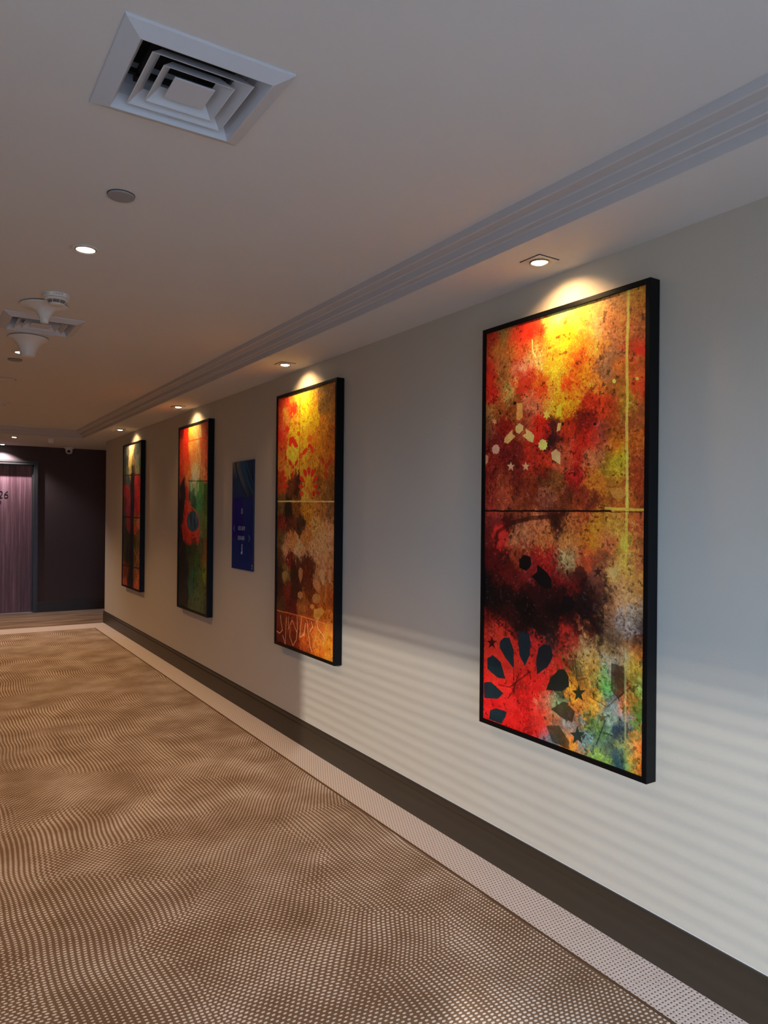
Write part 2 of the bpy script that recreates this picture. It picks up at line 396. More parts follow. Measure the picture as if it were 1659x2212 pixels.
def distline(x, y, pts):
    d = np.full(x.shape, 1e9)
    for (x1, y1), (x2, y2) in zip(pts, pts[1:]):
        L2 = (x2-x1)**2+(y2-y1)**2+1e-12; t_ = np.clip(((x-x1)*(x2-x1)+(y-y1)*(y2-y1))/L2, 0, 1)
        d = np.minimum(d, np.hypot(x-x1-t_*(x2-x1), y-y1-t_*(y2-y1)))
    return d
def art_colours(nu, nv, w, h, S, G, seed, warp, sigma, grime, vertical=1.0):
    u, v = np.meshgrid((np.arange(nu))/(nu-1), (np.arange(nv))/(nv-1)); x = u*w; y = v*h
    wx = x+warp*((fbm(x, y*vertical, 9, seed, 5, .7)-.5)*2.2); wy = y+warp*((fbm(x, y*vertical, 9, seed+20, 5, .7)-.5)*2.2)
    S = np.array(S, float); C_ = lin(S[:, 2:5])
    rough_ = warp*1.3
    hx = rough_*(fbm(x, y*vertical, 42, seed+120, 4, .8)-.5)*2; hy = rough_*(fbm(x, y*vertical, 42, seed+130, 4, .8)-.5)*2
    def lookup(ax, ay):
        num = np.zeros(u.shape+(3,)); den = np.zeros(u.shape)
        for k_ in range(len(S)):
            d2 = ((ax-S[k_, 0]/1000*w)**2+(ay-S[k_, 1]/1000*h)**2)
            wgt = np.exp(-d2/(2*sigma**2))+1e-6/(d2+1e-3)**2*1e-3
            num += wgt[..., None]*C_[k_]; den += wgt
        return num/den[..., None]
    c = lookup(wx+hx, wy+hy)
    c2 = lookup(x-2.2*(wx-x)-1.5*hy, y-2.2*(wy-y)+1.5*hx)
    pick = np.clip((fbm(x, y*vertical, 30, seed+140, 5, .85)-.53)*22, 0, 1)[..., None]
    c = c*(1-pick)+c2*pick
    # worn and spattered surface
    g1 = fbm(x, y*vertical, 26, seed+40, 5, .75); g2 = fbm(x, y*vertical, 70, seed+50, 4, .8)
    c = c*(1+grime*(g1-.5)[..., None]*2.6)*(1+grime*.9*(g2-.5)[..., None]*2.6)
    ink = np.clip((fbm(x, y*vertical, 110, seed+160, 3, .8)-.50)*7, 0, 1)*np.clip((fbm(x, y, 7, seed+170, 3)-.30)*3, 0, 1)
    c = c*(1-(.5*ink)[..., None]*np.array((.8, 1.0, 1.0)))
    sp = fbm(x, y, 60, seed+60, 3, .6); reg = fbm(x, y, 5, seed+70, 3)
    spk = (sp > .76-.08*reg)[..., None]; c = np.where(spk, c*.35, c)
    sp2 = fbm(x, y, 75, seed+80, 3, .6); c = np.where((sp2 > .74)[..., None], c*1.35+.02, c)
    jx = x+.004*(fbm(x, y, 40, seed+90, 3)-.5); jy = y+.004*(fbm(x, y, 40, seed+91, 3)-.5)
    tex = (.8+.5*g1)[..., None]
    for g in G:
        if g[0] == 'p':
            pts = [(a/1000*w, b/1000*h) for a, b in g[1]]
            m_ = inpoly(jx, jy, pts)[..., None]*(g[3]/100.); c = c*(1-m_)+lin(g[2])*tex*m_
        else:
            pts = [(a/1000*w, b/1000*h) for a, b in g[1]]
            d = distline(jx, jy, pts); m_ = (np.clip(1-(d-g[2]/2000.)/.0015, 0, 1)*g[4]/100.)[..., None]
            c = c*(1-m_)+lin(g[3])*tex*m_
    return np.clip(c*np.array((1.75, 1.5, 1.5)), 0, .92)
def art_plane(name, parent, w, h, nu, nv, colours, m):
    """lies in the local yz plane, facing -x, u runs towards -y"""
    u, v = np.meshgrid(np.arange(nu)/(nu-1), np.arange(nv)/(nv-1))
    co = np.stack([np.zeros_like(u), w/2-u*w, h/2-v*h], -1).reshape(-1, 3).astype(np.float32)
    i = np.arange((nv-1)*(nu-1)); r_ = i//(nu-1); c_ = i % (nu-1); a = r_*nu+c_
    faces = np.stack([a, a+nu, a+nu+1, a+1], -1)
    me = bpy.data.meshes.new(name); me.vertices.add(len(co)); me.vertices.foreach_set('co', co.ravel())
    me.loops.add(faces.size); me.loops.foreach_set('vertex_index', faces.ravel().astype(np.int32))
    me.polygons.add(len(faces)); me.polygons.foreach_set('loop_start', np.arange(0, faces.size, 4, dtype=np.int32))
    me.update(calc_edges=True); me.validate()
    at = me.color_attributes.new('artwork', 'FLOAT_COLOR', 'POINT')
    buf = np.ones((nu*nv, 4), np.float32); buf[:, :3] = colours.reshape(-1, 3); at.data.foreach_set('color', buf.ravel())
    me.materials.append(m); o = bpy.data.objects.new(name, me); col.objects.link(o); o.parent = parent
    return o
S1=[[21,18,150,50,20],[50,11,190,40,20],[145,11,150,120,50],[209,17,200,60,30],[281,18,225,45,25],[383,13,225,60,30],[351,61,200,120,30],[464,7,245,200,80],[511,4,255,235,120],[580,3,250,210,90],[654,6,235,180,70],[760,12,210,160,75],[859,14,200,140,60],[954,15,185,130,40],[979,43,180,115,30],[71,51,175,110,40],[22,63,190,60,30],[120,87,160,110,50],[211,64,190,120,50],[257,83,190,60,30],[317,73,225,160,70],[352,85,240,200,110],[418,73,230,150,40],[498,63,250,200,50],[582,54,255,205,30],[692,79,250,180,30],[734,66,225,185,110],[795,62,215,140,70],[816,88,160,110,60],[861,56,190,120,40],[956,78,170,100,40],[25,128,200,45,25],[65,163,190,30,20],[121,135,150,100,40],[187,155,170,160,80],[284,103,225,170,130],[302,129,210,60,25],[388,153,200,100,30],[406,184,200,40,10],[469,130,240,180,40],[585,139,220,120,20],[594,168,225,60,20],[659,159,230,150,20],[731,177,225,140,40],[791,128,150,110,70],[799,155,140,110,70],[865,161,170,100,30],[853,199,160,100,30],[958,127,190,60,20],[965,168,170,90,30],[979,195,200,60,20],[643,99,215,60,20],[614,113,220,80,20],[547,125,245,190,40],[350,31,220,50,30],[334,47,220,60,30],[237,38,210,50,30],[273,60,200,60,30],[43,90,200,45,25],[303,147,200,50,25],[250,144,200,50,25],[655,42,250,190,70],[620,86,255,200,40],[749,103,235,160,50],[28,209,150,110,50],[124,198,140,80,30],[216,203,130,75,25],[348,204,190,120,80],[455,202,230,160,50],[519,214,235,180,30],[588,210,230,150,20],[698,224,190,50,15],[767,228,200,60,20],[699,252,110,20,10],[663,267,90,15,10],[835,237,170,60,20],[899,236,170,140,30],[962,257,150,80,30],[29,241,120,70,40],[126,246,130,25,15],[79,276,110,30,25],[306,238,150,70,40],[392,257,210,40,20],[474,270,60,20,20],[491,297,50,20,20],[552,279,170,50,15],[627,282,160,40,15],[700,299,200,40,20],[770,301,140,60,40],[836,277,150,80,20],[838,317,190,110,20],[965,321,170,90,20],[32,322,140,40,25],[129,325,110,25,20],[222,343,110,30,20],[353,331,160,40,20],[436,348,180,50,20],[437,377,50,20,10],[554,336,190,90,50],[629,338,210,40,20],[737,341,180,110,60],[806,369,170,140,30],[852,359,170,160,30],[966,359,140,60,20],[35,387,120,30,20],[131,388,140,60,30],[224,405,100,30,15],[355,406,130,50,20],[478,392,130,80,30],[631,380,160,30,20],[739,395,200,120,30],[841,409,170,110,30],[956,410,150,60,20],[36,436,120,30,20],[133,429,160,70,40],[314,436,120,50,20],[439,436,150,90,60],[558,436,110,50,20],[705,436,110,40,20],[842,444,150,80,20],[969,444,150,60,20],[50,454,170,60,40],[250,450,130,60,30],[432,450,100,30,10],[677,452,150,60,20],[928,448,190,110,30],[51,485,100,30,25],[203,493,60,10,5],[389,491,190,110,60],[519,486,60,25,10],[640,488,180,100,40],[754,486,190,130,30],[826,491,200,150,50],[962,483,180,90,40],[32,530,90,20,15],[125,528,200,40,30],[253,526,190,120,70],[435,522,190,110,50],[602,524,190,120,50],[718,522,220,130,30],[827,525,190,100,50],[897,531,200,170,50],[977,524,170,100,40],[34,589,80,10,10],[157,585,60,10,5],[254,565,150,60,30],[437,575,160,30,20],[579,576,170,150,90],[682,567,170,70,30],[793,563,150,80,40],[899,573,200,150,60],[978,570,170,100,50],[36,627,15,5,5],[108,621,80,10,8],[208,620,90,15,10],[349,607,130,30,25],[523,606,120,20,15],[605,615,90,15,10],[758,613,110,60,40],[830,593,200,150,70],[967,603,210,150,60],[38,676,5,3,5],[160,662,25,3,3],[351,659,40,5,5],[524,643,40,3,3],[684,640,30,8,5],[796,640,40,15,10],[866,631,190,140,80],[954,631,190,140,70],[60,716,15,2,2],[306,700,5,0,0],[526,695,10,1,2],[685,676,20,5,5],[775,679,40,15,10],[833,669,170,120,70],[916,678,170,160,130],[982,665,160,140,100],[40,745,120,20,10],[163,736,40,5,5],[442,723,30,3,3],[609,720,40,8,8],[725,711,15,5,5],[834,703,120,90,60],[917,703,160,150,130],[983,692,80,70,60],[62,774,190,50,30],[144,771,220,50,30],[261,749,30,5,5],[399,751,10,8,8],[486,744,30,15,10],[569,744,180,40,25],[688,735,130,50,20],[777,733,30,15,10],[870,731,60,50,30],[971,723,30,20,15],[32,811,200,40,25],[224,798,210,40,25],[373,785,200,40,30],[487,776,60,40,30],[610,759,180,50,30],[689,764,180,150,90],[800,757,160,130,70],[905,745,170,120,60],[978,750,190,110,40],[65,846,225,40,25],[245,829,225,40,25],[169,887,225,35,25],[357,819,215,40,25],[513,804,225,50,30],[579,798,80,50,20],[651,797,150,130,60],[727,784,190,150,60],[822,784,140,150,120],[892,769,160,150,110],[940,778,170,150,40],[979,774,150,120,30],[312,856,200,30,20],[489,828,220,45,30],[652,830,70,60,25],[728,813,180,140,50],[781,822,90,150,80],[872,799,90,60,30],[941,805,160,140,30],[981,815,110,150,70],[266,893,130,15,10],[404,884,235,25,20],[533,876,60,50,30],[614,858,210,140,30],[715,850,150,100,30],[781,842,80,150,60],[908,837,70,50,20],[69,956,240,20,20],[220,938,220,30,25],[314,920,170,20,15],[449,911,180,90,60],[517,906,110,140,90],[693,891,180,120,40],[753,883,200,150,30],[840,873,90,120,110],[909,859,200,110,30],[968,844,120,130,40],[28,989,240,30,25],[269,965,240,25,20],[407,957,220,40,30],[493,946,170,90,50],[655,916,170,100,30],[717,917,100,130,50],[805,903,110,140,110],[875,888,120,130,120],[976,870,70,110,40],[317,992,170,20,15],[416,978,190,30,20],[536,962,110,90,60],[601,947,120,130,120],[656,946,60,80,70],[770,925,70,120,60],[877,925,25,45,60],[944,915,80,120,50],[469,996,90,110,110],[618,975,210,130,30],[696,964,90,130,120],[807,963,70,90,70],[912,948,130,150,80],[972,939,220,110,40],[772,997,120,160,60],[879,981,30,60,70],[947,978,90,150,60],[986,983,200,110,30]]  # brightest top samples hold the spotlight's hot area in their colour
S2=[[37,21,200,60,30],[38,80,170,60,25],[176,18,215,60,30],[149,74,200,130,50],[283,14,220,120,40],[296,54,220,50,25],[361,24,235,160,40],[336,107,215,160,40],[94,130,190,80,40],[39,150,190,30,25],[488,21,240,205,60],[513,61,225,190,30],[658,22,200,160,25],[774,24,150,115,20],[820,69,115,90,20],[953,36,140,95,35],[953,103,130,90,20],[635,112,205,165,20],[489,121,215,175,30],[821,138,165,115,20],[953,180,150,90,15],[310,140,215,160,30],[538,161,200,150,30],[706,201,170,115,20],[932,241,150,90,15],[67,198,180,70,25],[68,257,190,110,40],[285,229,230,185,50],[232,296,200,140,40],[440,268,200,150,40],[636,274,170,125,30],[776,310,150,100,20],[954,314,120,75,20],[69,339,150,60,20],[286,348,90,50,20],[364,366,60,30,15],[540,353,190,140,30],[589,381,170,115,30],[777,373,120,80,25],[954,386,100,65,25],[540,407,190,140,50],[889,411,110,75,30],[70,444,90,70,30],[207,461,30,25,15],[365,450,110,70,20],[71,508,100,35,20],[287,518,80,40,20],[467,511,60,40,20],[541,462,170,120,30],[777,457,150,100,40],[955,468,100,70,35],[731,515,190,140,70],[912,530,180,130,75],[71,577,90,70,30],[288,574,180,120,60],[541,554,170,115,50],[778,573,185,135,80],[934,581,170,125,80],[155,616,170,125,80],[417,622,190,145,90],[662,617,190,140,85],[934,622,160,115,65],[72,653,80,50,25],[236,660,100,25,10],[418,656,70,35,15],[615,661,80,35,15],[823,656,175,125,75],[956,667,150,100,55],[73,711,50,30,15],[183,719,110,90,40],[341,713,50,25,10],[543,707,90,35,12],[778,699,160,110,60],[956,703,150,95,45],[74,780,50,20,8],[210,786,100,30,15],[368,779,60,25,10],[616,769,100,45,10],[824,770,150,85,30],[956,785,140,70,20],[74,850,70,45,15],[290,839,80,10,8],[494,818,130,75,25],[663,841,130,60,15],[847,831,170,90,15],[957,846,160,90,25],[75,896,90,30,10],[291,912,120,40,12],[544,897,140,60,15],[780,882,170,90,25],[957,886,190,110,35],[103,981,80,15,8],[344,965,100,25,8],[544,951,150,70,18],[780,934,190,110,35],[957,937,200,110,20],[292,996,90,25,10],[545,999,120,50,12],[780,992,180,95,20],[957,988,200,120,30]]
S3=[[56,7,110,20,10],[59,103,170,50,20],[62,215,170,50,25],[63,282,150,60,40],[240,10,200,30,10],[259,82,225,40,15],[243,164,230,60,20],[280,220,235,80,30],[352,277,235,120,60],[416,7,235,140,50],[418,88,240,140,60],[554,13,235,160,90],[522,146,230,130,70],[655,44,240,170,100],[657,177,235,150,90],[625,255,250,200,140],[558,289,250,220,170],[850,26,200,90,45],[850,105,200,90,45],[851,183,200,100,60],[820,260,220,130,80],[960,32,150,60,30],[961,135,160,70,40],[962,237,150,80,45],[947,288,190,110,70],[388,331,90,140,100],[457,322,130,180,140],[626,335,120,180,120],[789,337,70,130,60],[947,339,50,90,40],[458,386,60,110,80],[389,386,50,80,60],[693,388,60,140,80],[948,390,50,80,35],[726,430,50,130,70],[527,419,40,80,60],[949,452,60,90,35],[101,316,10,12,12],[175,373,15,20,18],[104,439,10,12,10],[318,358,150,45,25],[285,439,170,40,20],[355,439,190,70,40],[250,494,160,35,20],[69,494,10,10,8],[71,605,8,8,6],[216,576,150,30,15],[393,601,160,45,25],[564,609,110,30,20],[630,587,190,60,40],[695,519,90,110,80],[918,518,80,110,50],[792,570,100,110,70],[950,568,80,100,45],[793,647,70,80,45],[951,644,110,80,35],[565,662,40,60,30],[395,681,25,50,20],[183,685,15,15,8],[75,770,10,10,6],[257,792,12,15,8],[464,733,40,60,30],[665,733,50,80,30],[951,720,110,90,35],[533,810,30,80,45],[731,803,60,90,40],[952,796,90,110,30],[467,891,40,80,60],[700,882,60,90,50],[922,873,70,80,35],[115,879,12,14,8],[295,925,15,22,15],[536,957,60,80,50],[797,954,60,80,50],[954,962,50,60,40],[190,984,20,22,15]]
S4=[[78,38,60,85,90],[78,131,40,60,60],[230,31,110,120,110],[205,104,50,80,85],[428,8,250,240,190],[428,63,230,215,140],[379,123,200,190,120],[525,25,180,170,120],[549,116,120,110,70],[549,177,50,55,40],[668,60,70,80,75],[809,36,60,80,80],[809,125,90,110,100],[832,185,110,130,90],[946,159,60,90,40],[230,180,90,110,90],[129,195,50,60,40],[404,197,150,150,100],[78,238,40,50,35],[305,249,50,75,80],[103,320,110,30,20],[255,322,150,45,40],[330,385,140,45,45],[305,446,120,35,45],[103,413,80,30,20],[428,478,110,25,30],[525,297,10,8,8],[549,419,8,6,6],[549,237,15,15,12],[762,254,170,40,30],[900,258,140,30,20],[809,333,170,35,20],[900,423,180,40,20],[762,421,150,30,18],[832,493,140,35,20],[103,538,45,55,30],[280,551,120,40,30],[428,576,110,35,30],[205,631,35,45,25],[330,662,25,40,25],[129,725,40,45,22],[280,785,25,30,18],[525,600,10,8,6],[525,782,5,5,4],[716,540,110,90,40],[716,588,150,60,25],[900,541,170,110,55],[855,629,100,80,35],[668,672,60,70,25],[878,718,90,80,30],[716,791,70,60,30],[900,788,100,75,30],[103,913,90,45,20],[280,909,80,40,20],[154,974,130,65,40],[379,937,25,15,10],[525,933,5,4,4],[716,898,80,60,30],[855,925,130,75,35],[762,987,120,60,35],[946,981,140,75,45]]
G1=[('p',[(123,793),(155,780),(194,777),(225,803),(231,851),(167,830),(123,807)],(14,34,38),100),('p',[(261,759),(289,755),(336,759),(346,775),(342,807),(307,838),(268,814),(260,782)],(14,34,38),100),('p',[(400,786),(435,774),(478,776),(495,797),(463,825),(389,851),(385,813)],(20,26,28),100),('p',[(531,826),(564,822),(593,836),(596,857),(549,874),(452,881),(481,848)],(22,26,18),100),('p',[(28,843),(70,830),(132,843),(169,882),(113,886),(29,870)],(14,34,38),100),('p',[(2,908),(57,900),(155,920),(110,939),(6,948)],(14,34,38),100),('p',[(54,973),(101,963),(182,963),(172,977),(143,998),(45,999)],(14,34,38),100),('p',[(484,922),(566,894),(607,904),(632,910),(617,936),(568,936)],(42,32,12),90),('p',[(455,964),(536,953),(602,983),(595,1000),(495,996)],(40,40,20),85),('p',[(833,784),(899,787),(913,797),(915,833),(874,857),(835,842)],(48,33,18),80),('p',[(63,783),(73,793),(102,791),(79,801),(88,812),(64,807),(39,816),(48,803),(23,798),(53,795)],(50,8,5),100),('p',[(653,847),(664,859),(693,856),(671,868),(679,881),(654,876),(629,886),(637,872),(613,865),(643,861)],(28,34,14),100),('p',[(648,939),(660,953),(693,949),(668,962),(677,976),(650,971),(622,984),(630,967),(604,961),(637,956)],(28,44,34),100),('p',[(905,861),(912,868),(929,867),(916,874),(921,881),(906,878),(892,885),(896,876),(882,872),(900,870)],(60,50,20),80),('p',[(790,893),(796,900),(813,898),(800,905),(805,912),(791,910),(777,916),(782,907),(768,904),(785,902)],(60,50,20),80),('p',[(757,580),(764,588),(783,588),(768,594),(774,603),(758,598),(742,604),(747,595),(732,590),(751,589)],(20,8,8),90),('p',[(860,573),(856,588),(882,594),(853,598),(847,613),(832,601),(802,603),(823,591),(811,578),(838,584)],(212,165,90),80),('p',[(259,581),(297,567),(340,572),(346,591),(312,607),(263,601)],(4,2,2),100),('p',[(384,588),(455,606),(481,620),(482,640),(430,645),(349,618),(385,606)],(5,3,3),100),('p',[(655,582),(666,585),(681,586),(683,592),(691,597),(683,603),(681,610),(667,611),(656,616),(645,612),(630,612),(628,605),(619,600),(628,595),(629,588),(644,586)],(55,20,10),85),('p',[(582,650),(596,654),(613,654),(616,662),(626,668),(616,675),(614,683),(597,685),(584,691),(569,687),(552,687),(549,679),(538,673),(549,666),(551,657),(568,655)],(3,2,4),90),('p',[(883,896),(898,900),(918,899),(919,908),(932,914),(920,924),(919,934),(899,937),(884,946),(869,942),(849,944),(847,934),(833,928),(846,918),(847,908),(868,904)],(22,40,55),60),('l',[(85,550),(99,515),(193,492),(326,479),(518,472)],16,(50,12,6),80),('l',[(225,805),(233,913)],3,(30,5,5),70),('l',[(119,902),(199,900),(339,850),(349,865)],4,(30,5,5),80),('l',[(265,860),(228,904),(190,928)],4,(25,5,5),80),('l',[(805,909),(756,967)],4,(20,20,10),80),('l',[(723,869),(812,879),(935,825)],3,(20,20,10),70),('l',[(627,785),(645,840),(699,828)],3,(40,30,15),70),('p',[(913,528),(911,533),(907,538),(901,541),(894,542),(887,541),(880,539),(876,534),(874,529),(876,524),(880,520),(886,517),(893,515),(901,516),(907,519),(911,523)],(215,175,60),85),('l',[(909,434),(907,517),(904,578)],9,(222,176,60),90),('l',[(902,579),(903,684)],7,(190,140,60),40),('l',[(908,748),(911,934)],7,(170,180,110),35),('l',[(908,-4),(907,60),(902,138),(906,216),(905,293),(911,464)],10,(225,195,80),80),('l',[(-12,461),(481,461),(823,461)],6,(8,3,2),100),('l',[(796,455),(1000,459)],8,(230,170,60),95),('l',[(823,463),(1000,462)],2,(30,15,5),80),('p',[(234,195),(274,197),(278,231),(254,239),(231,235)],(205,150,75),90),('p',[(227,252),(254,245),(281,253),(281,263),(255,271),(228,266)],(216,176,108),100),('p',[(205,258),(205,268),(226,276),(170,293),(141,287),(146,276)],(215,160,90),100),('p',[(298,261),(338,270),(359,281),(351,296),(321,292),(277,277),(303,273)],(220,180,105),100),('p',[(80,290),(88,293),(99,293),(101,298),(111,300),(106,304),(111,309),(101,310),(100,315),(89,314),(81,317),(73,313),(61,314),(59,309),(49,307),(54,303),(49,298),(59,296),(61,292),(72,293)],(200,150,120),100),('p',[(416,290),(424,294),(435,293),(437,298),(446,301),(442,305),(447,310),(438,312),(436,316),(425,316),(417,318),(409,315),(398,315),(396,310),(387,308),(391,303),(386,299),(395,297),(398,292),(408,293)],(232,195,95),100),('p',[(470,324),(503,317),(531,328),(530,355),(480,341)],(212,165,105),100),('p',[(440,222),(447,230),(463,230),(454,235),(464,242),(447,240),(441,247),(434,240),(417,240),(426,234),(416,227),(433,229)],(235,190,80),100),('p',[(67,223),(73,228),(86,228),(79,232),(87,237),(73,236),(68,241),(62,235),(49,235),(57,231),(49,226),(62,228)],(190,140,90),90),('p',[(194,337),(202,346),(224,347),(207,352),(213,361),(195,355),(177,360),(182,351),(165,345),(187,345)],(205,155,110),100),('p',[(301,339),(309,348),(329,349),(314,354),(319,363),(302,358),(285,362),(290,354),(274,348),(294,348)],(205,145,100),100),('p',[(-3,315),(22,319),(18,335),(-2,341)],(180,130,90),100),('p',[(814,412),(874,411),(906,426),(868,441),(835,431)],(185,135,52),75),('p',[(499,216),(533,215),(532,244),(504,242)],(238,198,45),80),('p',[(513,257),(532,258),(529,275),(506,277)],(235,190,110),80),('p',[(847,185),(847,187),(845,188),(841,189),(838,189),(834,188),(831,187),(828,185),(828,184),(828,182),(830,181),(834,180),(837,180),(841,180),(844,182),(847,183)],(240,220,95),100),('p',[(963,189),(963,190),(961,191),(959,191),(956,191),(953,191),(951,190),(949,189),(948,187),(949,186),(950,185),(953,185),(956,185),(958,185),(961,186),(962,187)],(230,180,70),100),('p',[(230,195),(229,196),(227,198),(223,198),(219,198),(215,198),(211,197),(209,195),(208,193),(209,192),(211,191),(215,190),(219,190),(223,190),(226,191),(229,193)],(20,10,10),100),('p',[(119,214),(118,215),(116,216),(114,216),(110,216),(107,216),(104,215),(102,214),(102,213),(102,212),(104,211),(107,210),(110,210),(113,211),(116,211),(118,213)],(30,12,10),100),('p',[(743,271),(742,272),(740,273),(737,274),(733,274),(729,274),(726,273),(724,272),(723,270),(724,269),(726,268),(729,268),(733,267),(737,268),(740,269),(742,270)],(20,8,8),100),('p',[(552,262),(551,263),(549,264),(547,265),(544,265),(541,264),(538,264),(537,262),(536,261),(537,260),(538,259),(541,258),(544,258),(547,258),(549,259),(551,260)],(20,8,8),100),('p',[(939,122),(994,126),(995,143),(949,136)],(195,35,15),85),('l',[(338,48),(341,75),(367,92)],5,(245,215,130),90),('l',[(434,57),(412,125)],3,(230,170,70),60)]
